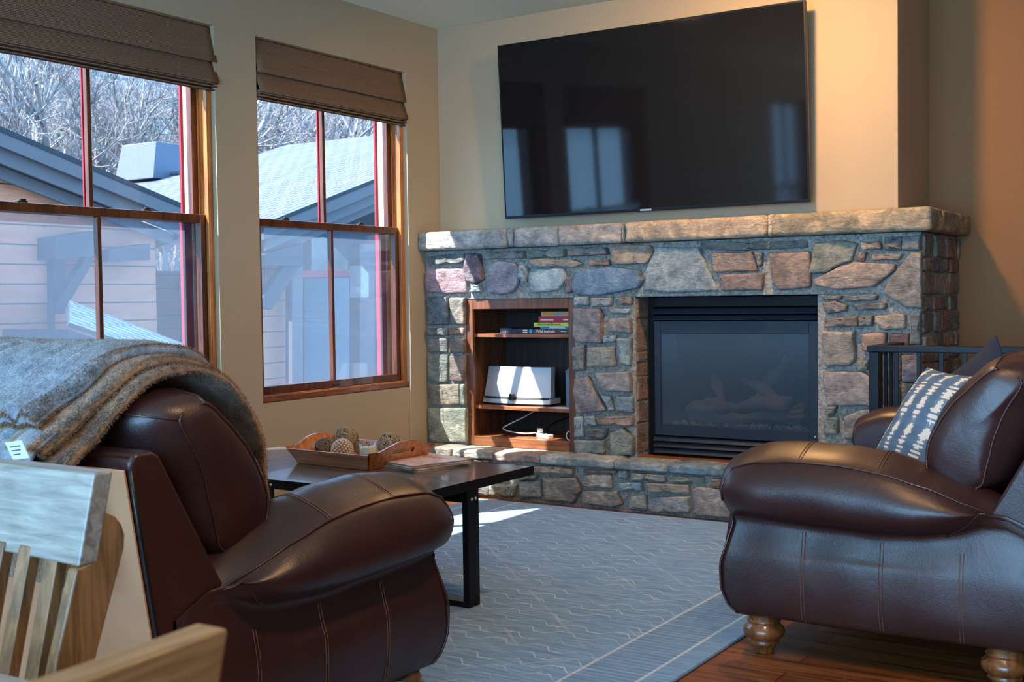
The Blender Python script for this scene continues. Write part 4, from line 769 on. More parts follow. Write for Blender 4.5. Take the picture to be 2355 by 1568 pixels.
# ------------------------------------------------------------------ television
tl, tr_, bl_, br__ = Vector((.568, -.135, 2.722)), Vector((2.476, -.135, 2.722)), Vector((.568, -.075, 1.682)), Vector((2.476, -.075, 1.682))
th = math.atan2(.06, 1.04); TV = thing('television', 'large black flat television tilted forward above the stone mantel', 'television', (1.522, -.09, 1.682), (th, 0, 0))
W2 = .954; HT = 1.042
box('housing', -W2, -.004, 0, W2, .026, HT, 'dark_plastic', TV, .004)
bm = bmesh.new(); bx(bm, -W2+.009, -.0062, .016, W2-.009, -.0042, HT-.009); link('display_panel', bm, 'screen', TV)
bm = bmesh.new(); ring_xz(bm, -W2-.001, W2+.001, -.001, HT+.001, -.0075, .004, .008, .008, .014, .008); link('bezel', bm, 'black_metal', TV, bevel=.001)
box('badge', -.035, -.0095, .002, .035, -.0076, .012, 'badge', TV, .001)
bm = bmesh.new(); bx(bm, -.55, .026, .25, .55, .05, .8); link('rear_cover', bm, 'dark_plastic', TV, bevel=.008)
box('wall_bracket', -.25, .05, .34, .25, .068, .70, 'black_metal', TV, .002)
# ------------------------------------------------------------------ rug
RG = box('area_rug', -1.22, -1.75, .001, 1.22, 1.75, .013, 'rug_pile', None, .004); RG.location = (1.77, -2.18, 0)
props(RG, 'large blue-grey area rug with pale stepped line pattern', 'rug')
# ------------------------------------------------------------------ leather loveseats
HW = .825
T_ = [(0, .655), (.05, .682), (.12, .703), (.25, .712), (.4, .708), (.53, .692), (.67, .655), (.79, .608), (.88, .565), (1.0, .50)]
U_ = [(0, .475), (.3, .463), (.5, .456), (.64, .462), (.74, .478), (.82, .505), (.88, .50), (1.0, .45)]
B_t = [(0, .05), (.04, .085), (.12, .1), (.60, .1), (.70, .09), (.78, .062), (.83, .03), (.865, .0), (1.0, 0)]
def armsec(s):
    T, U, b = lerp(T_, s), lerp(U_, s), lerp(B_t, s); m = (T+U)/2-.01
    ctl = [(0, .30), (0, .45), (.0, T-.10), (.022, T-.032), (.085, T), (.15, T-.006), (.2+.6*b-.01, T-.05), (.2+b, m), (.2+.9*b, U+.035), (.2+.35*b, U+.004), (.2, U-.018), (.213, U-.09), (.224, .33), (.224, .24), (.213, .165), (.19, .13), (.10, .128), (0, .13)]
    fz = [(.13, -.05), (.165, -.015), (.22, .006), (.3, .008), (.37, -.012), (.44, -.03), (.5, -.015), (.56, .004), (.62, .0), (.70, -.02)]
    out = []
    for p in catmull([(o, 0, z) for o, z in ctl], 4, closed=True):
        x = -s+max(0, 1-s/.16)*lerp(fz, p.z); out.append(Vector((x, p.x, p.z)))
    return out
def arm(parent, sg):
    bm = bmesh.new(); SS = [.0, .012, .03, .05]+[.08+.035*i for i in range(27)]; rings = []
    y0 = HW-.22
    def P(v): return (v.x, sg*(y0+v.y), v.z)
    s0 = armsec(0); c = sum(s0, Vector())/len(s0)
    for k, x in ((.80, .004), (.93, .010)): rings.append([bm.verts.new(P(Vector((v.x+.012-.012*k*.9-x*.0-.022*(1-k)*0-.03*(k-.8), c.y+(v.y-c.y)*k, c.z+(v.z-c.z)*(k*.3+.7))))) for v in s0])
    for s in SS: rings.append([bm.verts.new(P(v+Vector((0, .004*nz((s*8, v.y*9, v.z*8), 1, sg*3), .003*nz((s*9, v.y*8, v.z*9), 1, 7+sg))))) for v in armsec(s)])
    n = len(s0)
    for A, B in zip(rings, rings[1:]):
        for j in range(n): bm.faces.new((A[j], A[(j+1) % n], B[(j+1) % n], B[j]))
    bm.faces.new(rings[0]); bm.faces.new(rings[-1][::-1])
    a = link('arm', bm, 'leather', parent, smooth=True)
    bm = bmesh.new(); seam = 24; low = 40
    def pt(s, i, off=.002):
        S_ = armsec(s); v = S_[i % n]; t = S_[(i+1) % n]-S_[(i-1) % n]; nn = Vector((0, t.z, -t.y)); nn = nn.normalized() if nn.length > 0 else nn
        return Vector(P(v-nn*-off if False else v+Vector((0, nn.y, nn.z))*(off if (nn.y*(v.y-c.y)+nn.z*(v.z-c.z)) > 0 else -off)))
    path = [pt(0, 31)]+[pt(.004+.004*i, 30-i) for i in range(6)]+[pt(s, seam) for s in [.04+.03*i for i in range(27)]+[.845, .862]]
    tube(bm, path, .0032, 6)
    tube(bm, [pt(.862-.15*((i-seam)/(low-seam))**1.6, i) for i in range(seam, low+1)], .003, 6)
    link('piping', bm, 'piping', a, smooth=True)
    for s, i0, i1 in ((.27, 13, seam+1), (.52, 13, seam+1), (.27, low+1, 60), (.52, low+1, 60), (.76, low+3, 60)):
        bm = bmesh.new()
        for d in (-.005, .005): tube(bm, [pt(s+d, i, .0012) for i in range(i0, i1)], .0012, 4)
        link('seam', bm, 'stitch', a, smooth=True)
    bm = bmesh.new()      # gathered nail line down the front edge
    q = armsec(0)
    tube(bm, [Vector(P(v))+Vector((.004, 0, 0)) for v in q[40:60]], .004, 6)
    link('front_piping', bm, 'piping', a, smooth=True)
def cushion(name, w, h, t, mat, parent, mw, flat=.62, pipe='piping', cuts=11, seed=0, corner=.06):
    bm = bmesh.new(); bmesh.ops.create_cube(bm, size=2); bmesh.ops.subdivide_edges(bm, edges=bm.edges[:], cuts=cuts, use_grid_fill=True)
    def f(u, v, q):
        th = t/2*(flat+(1-flat)*math.sqrt(max(0, (1-u**4)*(1-v**4))))
        k = 1-.10*(abs(u)*abs(v))**3; b = 1+corner*.5*(1-q*q)
        x, y = u*w/2*k*b, v*h/2*k*b; z = q*th
        e = .006*nz((x*7, y*7, q*1.5), 1, seed)+.003*nz((x*22, y*16, q), 1, seed+4)
        return Vector((x, y, z+e*q))
    for v in bm.verts: v.co = f(*v.co)
    o = link(name, bm, mat, parent, smooth=True, sub=1); o.matrix_local = mw
    if pipe:
        bm = bmesh.new()
        for q in (-1, 1):
            L = []; N = 14
            for k in range(4):
                for i in range(N):
                    s = -1+2*i/N; u, v = ((s, -1), (1, s), (-s, 1), (-1, -s))[k]; L.append(f(u, v, q)*.992)
            tube(bm, L, .0035, 6, closed=True)
        link('piping', bm, pipe, o, smooth=True)
    return o
BC = [(.60, .67, -.02, 0), (.605, .73, -.03, 0), (.64, .80, -.035, .01), (.69, .87, -.03, .02), (.75, .93, -.02, .03), (.80, .965, 0, .035), (.845, .955, .05, .045), (.875, .925, .12, .03), (.835, .85, .15, 0), (.80, .76, .13, 0), (.775, .66, .10, 0), (.76, .61, .06, 0), (.70, .595, 0, -.05), (.63, .625, -.01, -.03)]
def back_cushion(parent, yc, w, seed):
    P = catmull([(a, 0, b) for a, b, _, _ in BC], 4, closed=True); V = catmull([(a, 0, b) for _, _, a, b in BC], 4, closed=True); n = len(P); cx = sum(P, Vector())/n
    def pt(i, u):
        g = max(0, 1-abs(u)**3.2)**.6; p = P[i % n]+V[i % n]*g
        e = .007*nz((p.x*8, u*3, p.z*8), 1, seed)+.004*nz((p.x*24, u*7, p.z*20), 1, seed+5)
        d = (p-cx).normalized()*e; return Vector((-(p.x+d.x+.04), yc+u*w/2, p.z+d.z))
    bm = bmesh.new(); us = [-1+2*k/26 for k in range(27)]; us = [math.copysign(abs(u)**.8, u) for u in us]
    R = [[bm.verts.new(pt(i, u)) for i in range(n)] for u in us]
    for A, B in zip(R, R[1:]):
        for i in range(n): bm.faces.new((A[i], A[(i+1) % n], B[(i+1) % n], B[i]))
    for sgn, A in ((-1, R[0]), (1, R[-1])):
        prev = A
        for k, o_ in ((.82, .010), (.55, .016), (.25, .018)):
            ring = [bm.verts.new((-(cx.x+.04+(P[i].x-cx.x)*k), yc+sgn*(w/2+o_+.004*nz((P[i].x*9*k, sgn, P[i].z*9), 1, seed)), cx.z+(P[i].z-cx.z)*k)) for i in range(n)]
            for i in range(n): bm.faces.new((prev[i], prev[(i+1) % n], ring[(i+1) % n], ring[i]))
            prev = ring
        bm.faces.new(prev)
    o = link('back_cushion', bm, 'leather', parent, smooth=True)
    for a, b in ((-4, 22), (26, 50)):
        for sgn in (-1, 1):
            bm = bmesh.new(); tube(bm, [pt(i, sgn)+Vector((0, sgn*.001, 0)) for i in range(a, b)], .0035, 6); link('piping', bm, 'piping', o, smooth=True)
    for i in (20, 28):
        bm = bmesh.new(); tube(bm, [pt(i, u)+Vector((0, 0, .001)) for u in us], .003, 6); link('piping', bm, 'piping', o, smooth=True)
    return o
def frame_m(org, ex, ey, ez): return Matrix(((ex[0], ey[0], ez[0], org[0]), (ex[1], ey[1], ez[1], org[1]), (ex[2], ey[2], ez[2], org[2]), (0, 0, 0, 1)))
def bun(parent, x, y):
    bm = bmesh.new(); lathe(bm, [(.03, 0), (.033, .004), (.035, .02), (.044, .03), (.05, .036), (.05, .042), (.044, .046), (.052, .05), (.066, .062), (.070, .076), (.066, .09), (.054, .10), (.052, .104), (.056, .108), (.056, .113), (.05, .117), (.05, .135)], 36, (x, y, 0))
    link('leg', bm, 'leg_wood', parent, smooth=True)
def loveseat(label, loc, rz):
    t = thing('leather_loveseat', label, 'sofa', loc, (0, 0, rz))
    for sg in (1, -1): arm(t, sg)
    bm = bmesh.new(); prof = [(-.78, .13), (-.78, .45), (-.87, .60), (-1.015, .862), (-1.035, .875), (-1.085, .875), (-1.10, .855), (-.985, .13)]
    prism(bm, prof, lambda p, k: (p[0], -.798 if k == 0 else .798, p[1])); link('back_frame', bm, 'leather', t, bevel=.022, seg=4)
    bm = bmesh.new(); A, Bv = Vector((-.989, 0, .155)), Vector((-1.101, 0, .84)); n_ = Vector((-.985, 0, -.16)).normalized()*.006
    hexa(bm, [tuple(A+Vector((0, -.785, 0))), tuple(A+Vector((0, .785, 0))), tuple(A+Vector((0, .785, 0))+n_), tuple(A+Vector((0, -.785, 0))+n_), tuple(Bv+Vector((0, -.785, 0))), tuple(Bv+Vector((0, .785, 0))), tuple(Bv+Vector((0, .785, 0))+n_), tuple(Bv+Vector((0, -.785, 0))+n_)])
    link('outer_back', bm, 'leather_back', t, bevel=.002)
    for sg in (1, -1):
        bm = bmesh.new(); tube(bm, [(-.990-(z-.155)*.1635, sg*.80, z) for z in (.15, .3, .5, .7, .84)], .005, 6); link('back_piping', bm, 'dark_plastic', t, smooth=True)
    box('front_rail', -.80, -.61, .135, -.035, .61, .31, 'leather', t, .02, seg=4)
    for sg in (1, -1):
        cushion('seat_cushion', .60, .70, .20, 'leather', t, frame_m((-.385, sg*.303, .405), (0, 1, 0), (1, 0, 0), (0, 0, 1)), .8, seed=sg)
        back_cushion(t, sg*.378, .745, sg)
        for x in (-.11, -.87): bun(t, x, sg*(HW-.075))
    return t
loveseat('brown leather loveseat facing left with blue and navy cushions', (3.0, -1.70, 0), PI)
loveseat('brown leather loveseat seen from behind with a fur throw over its back', (1.68, -3.43, 0), PI/2)
# ------------------------------------------------------------------ fur throw
TH = thing('fur_throw', 'grey and brown faux-fur throw draped over the back of the left loveseat', 'throw blanket', (1.8, -4.4, .45))
OT = Vector((1.8, -4.4, .45))
inner = [(-3.945, .665), (-3.965, .76), (-4.005, .88), (-4.075, .975), (-4.17, 1.028), (-4.28, 1.036), (-4.38, 1.012), (-4.47, .955), (-4.53, .90), (-4.60, .865), (-4.635, .80), (-4.64, .70), (-4.635, .60)]
outer = [(-3.90, .70), (-3.925, .80), (-3.97, .91), (-4.05, 1.01), (-4.16, 1.066), (-4.28, 1.080), (-4.40, 1.058), (-4.50, 1.0), (-4.575, .965), (-4.62, .945)]
def layer(name, path, xa, xb, mat, th, rip, seed, xskew=0):
    P = catmull([(0, y, z) for y, z in path], 7); N = 110; bm = bmesh.new(); m = len(P)
    def s(i, u, side):
        k0 = min(m-1, max(0, int(i))); k1 = min(m-1, k0+1); p = P[k0].lerp(P[k1], min(1, max(0, i-k0))); t = P[min(k0+1, m-1)]-P[max(k0-1, 0)]; n_ = Vector((0, t.z, -t.y)).normalized()
        if n_.z < 0 and abs(n_.z) > .3 or (n_.y > 0 and i < m*.3 and n_.z < 0): pass
        c = Vector((0, -4.28, .7)); d = p-c
        if n_.dot(d) < 0: n_ = -n_
        x = xa+(xb-xa)*u+xskew*(i/m)*u; x += .012*nz((i*.12, u*3, seed))
        e = min(1, (1-u)*14, u*14)**.5 if 0 < u < 1 else 0; e2 = min(1, i/5, (m-1-i)/5)**.5
        w = rip*(math.sin(x*84+2.2*nz((x*4, i*.05, seed))+i*.03)*.7+.45*nz((x*9, i*.1, seed+2)))
        return Vector((x, p.y, p.z))+n_*(th*(.5 if side == 0 else -.5)*(.25+.75*min(e, e2))+w*(1 if side == 0 else .4))
    for side in (0, 1): pass
    F0 = [[bm.verts.new(s(i, j/N, 0)) for j in range(N+1)] for i in range(m)]; F1 = [[bm.verts.new(s(i, j/N, 1)) for j in range(N+1)] for i in range(m)]
    for i in range(m-1):
        for j in range(N): bm.faces.new((F0[i][j], F0[i][j+1], F0[i+1][j+1], F0[i+1][j])); bm.faces.new((F1[i][j], F1[i+1][j], F1[i+1][j+1], F1[i][j+1]))
        bm.faces.new((F0[i][N], F1[i][N], F1[i+1][N], F0[i+1][N])); bm.faces.new((F0[i][0], F0[i+1][0], F1[i+1][0], F1[i][0]))
    for j in range(N): bm.faces.new((F0[0][j], F1[0][j], F1[0][j+1], F0[0][j+1])); bm.faces.new((F0[m-1][j], F0[m-1][j+1], F1[m-1][j+1], F1[m-1][j]))
    for v in bm.verts: v.co -= OT
    o = link(name, bm, mat, TH, smooth=True); return o, s, m
def tufts(name, parent, mat, pick, count, L, rnd):
    bm = bmesh.new()
    for _ in range(count):
        p, d = pick(rnd); d = (d+Vector((rnd.uniform(-.6, .6), rnd.uniform(-.6, .6), rnd.uniform(-.6, .4)))).normalized(); l = L*rnd.uniform(.5, 1.2)
        sd_ = d.cross(Vector((rnd.uniform(-1, 1), rnd.uniform(-1, 1), rnd.uniform(-1, 1)))).normalized()*.0007
        bm.faces.new((bm.verts.new(p-sd_-OT), bm.verts.new(p+sd_-OT), bm.verts.new(p+d*l-OT)))
    o = link(name, bm, mat, parent); o['kind'] = 'stuff'; return o
mid = [(a[0]*.5+b[0]*.5, a[1]*.5+b[1]*.5) for a, b in zip(inner, outer)]+[(-4.655, .88)]
li, si, mi_ = layer('brown_underside_layer', inner, .95, 2.315, 'fur_brown', .030, .003, 3, .09)
lm, sm_, mm_ = layer('brown_folded_layer', mid, .95, 2.275, 'fur_brown', .034, .004, 5, .08)
lo, so_, mo_ = layer('grey_top_layer', outer, .95, 2.215, 'fur_grey', .042, .013, 8, .07)
rf = random.Random(9)
def edge_pick(s, m, side=None):
    def f(r):
        i = r.uniform(0, m-1); u = 1-abs(r.gauss(0, .018)); sd_ = r.randint(0, 1); p = s(i, max(.9, u), sd_); c = Vector((p.x, -4.28, .75)); return p, ((p-c).normalized()*(1 if sd_ == 0 else -.3)+Vector((.7, 0, 0)))
    return f
def top_pick(s, m):
    def f(r):
        i = r.uniform(0, m-1); p = s(i, r.random()**.5, 0); return p, (p-Vector((p.x, -4.28, .75))).normalized()
    return f
tufts('fur_edge', li, 'fur_brown', edge_pick(si, mi_), 14000, .009, rf); tufts('fur_edge', lm, 'fur_brown', edge_pick(sm_, mm_), 12000, .009, rf); tufts('fur_edge', lo, 'fur_brown', edge_pick(so_, mo_), 14000, .009, rf)
tufts('fur_pile', lo, 'fur_grey', top_pick(so_, mo_), 22000, .005, rf)
def hem_pick(r):
    i = mo_-1-abs(r.gauss(0, 1.3)); p = so_(max(0, i), r.random(), r.randint(0, 1)); return p, Vector((0, -.4, -1))
tufts('fur_hem', lo, 'fur_brown', hem_pick, 9000, .012, rf)
o, _s, _m = layer('hanging_fold', [(-4.60, .92), (-4.655, .885), (-4.672, .84), (-4.670, .79), (-4.668, .765)], .95, 2.335, 'fur_grey', .02, .014, 21, .0)
bm = bmesh.new(); tq = Matrix.Translation((2.355, -4.715, .898)) @ Matrix.Rotation(math.radians(-8), 4, 'Y') @ Matrix.Rotation(math.radians(20), 4, 'X'); bx(bm, -.028, -.001, -.02, .028, .001, .02, mat=tq)
for v in bm.verts: v.co -= OT
link('care_label', bm, 'paper', TH)
bm = bmesh.new()
for k in range(3): bx(bm, -.018, -.0016, .008-k*.009, .018-.006*k, -.0011, .0105-k*.009, mat=tq)
for v in bm.verts: v.co -= OT
link('label_print', bm, 'book_grey', TH)
# ------------------------------------------------------------------ cushions on the right loveseat
def pillow(label, w, h, t, mat, org, ex, ey, trim=None, name='throw_pillow', back=None):
    ex = Vector(ex).normalized(); ey = Vector(ey); ey = (ey-ex*ex.dot(ey)).normalized(); ez = ex.cross(ey)
    o = thing(name, label, 'pillow', org); o.matrix_world = frame_m(org, ex, ey, ez)
    for side in (1, -1):
        bm = bmesh.new(); N = 22; g = []
        for i in range(N+1):
            r = []
            for j in range(N+1):
                u, v = -1+2*i/N, -1+2*j/N; th = t/2*((1-abs(u)**2.6)*(1-abs(v)**2.6))**.55
                x = u*w/2*(1-.07*(1-v*v)); y = v*h/2*(1-.07*(1-u*u)); r.append(bm.verts.new((x, y, side*(th+.003)+.004*nz((x*9, y*9, side), 1, w)*(1 if th > .01 else 0))))
            g.append(r)
        for i in range(N):
            for j in range(N): bm.faces.new((g[i][j], g[i+1][j], g[i+1][j+1], g[i][j+1]))
        link('front_cover' if side == 1 else 'back_cover', bm, mat if side == 1 else (back or mat), o, smooth=True)
    bm = bmesh.new(); L = []
    for k in range(4):
        for i in range(14):
            s = -1+2*i/14; u, v = ((s, -1), (1, s), (-s, 1), (-1, -s))[k]; L.append((u*w/2*(1-.07*(1-v*v)), v*h/2*(1-.07*(1-u*u)), 0))
    tube(bm, L, .0045, 6, closed=True); link('seam_edge', bm, trim or mat, o, smooth=True); return o
pillow('blue and white ikat-striped pillow leaning in the right loveseat', .50, .46, .13, 'ikat_cloth', (3.455, -1.70, .705), (.46, -.60, .0), (.23, .12, .42))
p = pillow('dark navy pillow with beige back and a white line, behind the ikat pillow', .46, .46, .15, 'navy_cloth', (3.55, -1.20, .707), (.69, -.52, .5), (-.4, .3, .86), 'navy_cloth', back='tan_cloth')
bm = bmesh.new(); tube(bm, [(-.17+.34*i/12, .13+.02*math.sin(i*.5), .0015+.075*((1-abs((-.17+.34*i/12)/.23)**2.6)*(1-(.13/.23)**2.6))**.55) for i in range(13)], .003, 5); link('white_stripe', bm, 'paper', p)
pillow('beige pillow tucked behind the near leather back cushion', .46, .46, .12, 'tan_cloth', (3.80, -1.52, .80), (.3, -.9, .05), (.16, .05, .48), 'cream_cloth')
# ------------------------------------------------------------------ coffee table
CT = thing('coffee_table', 'dark plank coffee table on a flat-bar metal loop frame', 'coffee table', (1.3, -2.45, .013))
OCt = Vector((1.3, -2.45, .013))
def pt_(o): o.data.transform(Matrix.Translation(-OCt)); return o
X0, X1, Y0, Y1, ZT = .50, 1.965, -2.85, -2.055, .503
o = box('table_top', X0+.004, Y0+.004, ZT-.03, X1-.004, Y1-.004, ZT, 'table_wood', CT, .002); pt_(o)
bm = bmesh.new(); ring = ((X0, Y0, X1, Y0+.004), (X0, Y1-.004, X1, Y1), (X0, Y0, X0+.004, Y1), (X1-.004, Y0, X1, Y1))
for a, b, c, d in ring: bx(bm, a, b, ZT-.036, c, d, ZT+.0005)
pt_(link('edge_band', bm, 'table_metal', CT, bevel=.001))
for x in (X0+.35, 1.93):
    bm = bmesh.new(); bx(bm, x, -2.525, .013, x+.028, -2.45, ZT-.036); pt_(link('leg', bm, 'table_metal', CT, bevel=.003))
box('foot_bar', X0+.378, -2.525, .013, 1.93, -2.45, .036, 'table_metal', CT, .003).data.transform(Matrix.Translation(-OCt))
box('apron_bar', X0+.378, -2.525, ZT-.085, 1.93, -2.45, ZT-.036, 'table_metal', CT, .003).data.transform(Matrix.Translation(-OCt))
bm = bmesh.new()
for p in ((1.9590, -2.50, .43), (1.9590, -2.475, .43)): bmesh.ops.create_uvsphere(bm, u_segments=10, v_segments=6, radius=.007, matrix=Matrix.Translation(p))
for x in (.9, 1.25): bmesh.ops.create_uvsphere(bm, u_segments=10, v_segments=6, radius=.006, matrix=Matrix.Translation((x, Y0-.001, ZT-.02)))
pt_(link('rivets', bm, 'badge', CT, smooth=True))
# tray
TR = thing('serving_tray', 'flared wooden serving tray with arched handle sides on the coffee table', 'tray', (1.235, -2.29, ZT+.001), (0, 0, math.radians(-4)))
bm = bmesh.new(); bx(bm, -.20, -.17, 0, .20, .17, .008); link('base', bm, 'tray_wood', TR, bevel=.001)
for s in (-1, 1):
    bm = bmesh.new(); hexa(bm, [(-.205, s*.165, .0), (.205, s*.165, 0), (.205, s*.177, 0), (-.205, s*.177, 0), (-.235, s*.195, .064), (.235, s*.195, .064), (.235, s*.207, .064), (-.235, s*.207, .064)]); link('long_side', bm, 'tray_wood', TR, bevel=.001)
    bm = bmesh.new(); N = 24
    topz = lambda v: .064+.045*math.cos(v*PI/2)**2 if abs(v) < 1 else .064
    cols = []
    for i in range(N+1):
        v = -1+2*i/N; y = v*.2; zt = topz(v); hole = abs(v) < .32
        def pp(z, out): return (s*(.20+.035*z/.064+out), v*(.170+.032*z/.064), z)
        zs = (.0, .052, .072, zt)
        cols.append([[bm.verts.new(pp(z, o_)) for z in zs] for o_ in (0, .010)])
    for i in range(N):
        v = -1+2*(i+.5)/N; hole = abs(v) < .30
        for k in range(3):
            if k == 1 and hole: continue
            a, b = cols[i], cols[i+1]
            for q in (0, 1): bm.faces.new((a[q][k], b[q][k], b[q][k+1], a[q][k+1]))
        a, b = cols[i], cols[i+1]; bm.faces.new((a[0][3], b[0][3], b[1][3], a[1][3])); bm.faces.new((a[0][0], b[0][0], b[1][0], a[1][0]))
        if hole: bm.faces.new((a[0][1], b[0][1], b[1][1], a[1][1])); bm.faces.new((a[0][2], b[0][2], b[1][2], a[1][2]))
    bmesh.ops.remove_doubles(bm, verts=bm.verts[:], dist=.00001); link('handle_side', bm, 'tray_wood', TR)
def twigball(label, c, r, n, mat, seed, w=.0022):
    rr2 = random.Random(seed); bm = bmesh.new()
    for _ in range(n):
        a = Vector((rr2.gauss(0, 1), rr2.gauss(0, 1), rr2.gauss(0, 1))).normalized(); b = a.orthogonal().normalized(); e = a.cross(b); st = rr2.uniform(0, 2*PI); ln = rr2.uniform(1.5, 4.5); k = 12; rad = r*rr2.uniform(.93, 1.0); off = rr2.uniform(-.55, .55)
        cr = math.sqrt(1-off*off)
        tube(bm, [(b*math.cos(st+ln*i/k)+e*math.sin(st+ln*i/k))*rad*cr+a*rad*off for i in range(k+1)], w*rr2.uniform(.7, 1.2), 4, cap=False)
    o = link('decor_ball', bm, mat); o.location = c; return props(o, label, 'decorative ball', 'decorative balls in the tray')
ZB = ZT+.010
twigball('dark open-weave twig ball at the left front of the tray', (1.095, -2.36, ZB+.047), .047, 46, 'twig_dark', 1, .0026)
twigball('dense tangled twig ball standing highest, at the back of the tray', (1.105, -2.235, ZB+.075), .058, 150, 'twig', 2, .0017)
twigball('curly twig ball behind the glass candle', (1.30, -2.175, ZB+.056), .054, 110, 'twig', 3, .0019)
twigball('dark twig ball half hidden at the far left of the tray', (1.06, -2.20, ZB+.040), .038, 60, 'twig_dark', 4, .002)
twigball('small twig ball between the tall ball and the candle', (1.185, -2.215, ZB+.036), .035, 70, 'twig', 6, .002)
o = empty('decor_ball', (1.205, -2.375, ZB+.050)); props(o, 'pale seed-pod ball with brown pods at the front of the tray', 'decorative ball', 'decorative balls in the tray')
bm = bmesh.new(); bmesh.ops.create_icosphere(bm, subdivisions=3, radius=.043); link('core', bm, 'pod_brown', o, smooth=True)
bp = bmesh.new(); n_ = 150
for i in range(n_):
    z = 1-2*(i+.5)/n_; a = i*2.39996; rad = math.sqrt(1-z*z); d = Vector((rad*math.cos(a), rad*math.sin(a), z)); mt = Matrix.Translation(d*.0455) @ d.to_track_quat('Z', 'Y').to_matrix().to_4x4()
    bmesh.ops.create_cone(bp, segments=7, radius1=.0052, radius2=.0038, depth=.007, cap_ends=True, matrix=mt)
link('seed_pods', bp, 'pod_pale', o)
t = thing('candle', 'cream candle in a clear glass jar on the tray', 'candle', (1.315, -2.335, ZB)); bm = bmesh.new(); lathe(bm, [(.040, .002), (.042, .006), (.042, .08), (.039, .08), (.039, .008), (.0001, .006)], 40); link('glass_jar', bm, 'clear_glass', t, smooth=True)
bm = bmesh.new(); lathe(bm, [(.0385, .0085), (.0385, .064), (.02, .062), (.0001, .0625)], 36); link('wax', bm, 'candle_wax', t, smooth=True); bm = bmesh.new(); tube(bm, [(0, 0, .062), (.001, 0, .071)], .0012, 5); link('wick', bm, 'dark_plastic', t)
t = thing('coaster', 'round glossy blue coaster in front of the candle', 'coaster', (1.33, -2.41, ZB)); bm = bmesh.new(); lathe(bm, [(.05, 0), (.052, .003), (.052, .007), (.047, .0085), (.0001, .0085)], 40); link('disc', bm, 'coaster', t, smooth=True)
bm = bmesh.new(); lathe(bm, [(.018, .0086), (.019, .0095), (.0001, .0098)], 24); link('emblem', bm, 'white_plastic', t)
# magazines
mc = [Vector((1.375, -2.355, 0)), Vector((1.70, -2.46, 0)), Vector((1.675, -2.15, 0)), Vector((1.35, -2.045, 0))]
cen = sum(mc, Vector())/4
for k, (dz, rot, lab) in enumerate(((0, 5, 'magazine with yellowed pages at the bottom of the stack'), (.0085, -3, 'magazine in the middle of the stack on the coffee table'), (.017, 0, 'white magazine with pink and blue cover on top of the stack'))):
    t = thing('magazine', lab, 'magazine', (cen.x, cen.y, ZT+.001+dz), (0, 0, math.radians(-17+rot)), group='magazines stacked on the coffee table')
    box('pages', -.155, -.145, .0006, .155, .145, .0076, 'pages', t, .001)
    bm = bmesh.new(); bx(bm, -.158, -.148, .0077, .158, .148, .0083); bx(bm, -.158, -.148, 0, .158, .148, .0005); bx(bm, -.1585, -.148, 0, -.158, .148, .0083); link('cover', bm, 'magazine_cover', t)
    if k == 2: textobj('masthead', 'color', .085, 'ink_red', t, Matrix.Translation((-.10, .05, .0084)), .0002)
# ------------------------------------------------------------------ stair railing beside the fireplace
RL = thing('stair_railing', 'black metal spindle railing between the fireplace and the right loveseat', 'railing', (2.975, -.66, 0)); OR = Vector((2.975, -.66, 0))
def pr(o): o.data.transform(Matrix.Translation(-OR)); return o
yr = -.66; xr0 = 2.975; yR2 = -.25
bm = bmesh.new(); bx(bm, xr0-.03, yr-.03, .925, 4.6, yr+.03, .955); pr(link('top_rail', bm, 'rail_metal', RL, bevel=.004))
bm = bmesh.new(); bx(bm, xr0-.03, yr+.03, .925, xr0+.03, yR2, .955); pr(link('top_rail', bm, 'rail_metal', RL, bevel=.004))
pr(box('newel_post', xr0-.022, yr-.022, 0, xr0+.022, yr+.022, .925, 'rail_metal', RL, .002))
pr(box('newel_post', 4.55, yr-.022, 0, 4.594, yr+.022, .925, 'rail_metal', RL, .002))
pr(box('bottom_rail', xr0+.022, yr-.012, .08, 4.55, yr+.012, .105, 'rail_metal', RL, .002)); 
x = xr0+.10
while x < 4.5: pr(box('baluster', x-.009, yr-.009, .105, x+.009, yr+.009, .925, 'rail_metal', RL, .001)); x += .10
for y in (-.57, -.48, -.39, -.30): pr(box('baluster', xr0-.009, y-.009, 0, xr0+.009, y+.009, .925, 'rail_metal', RL, .001))
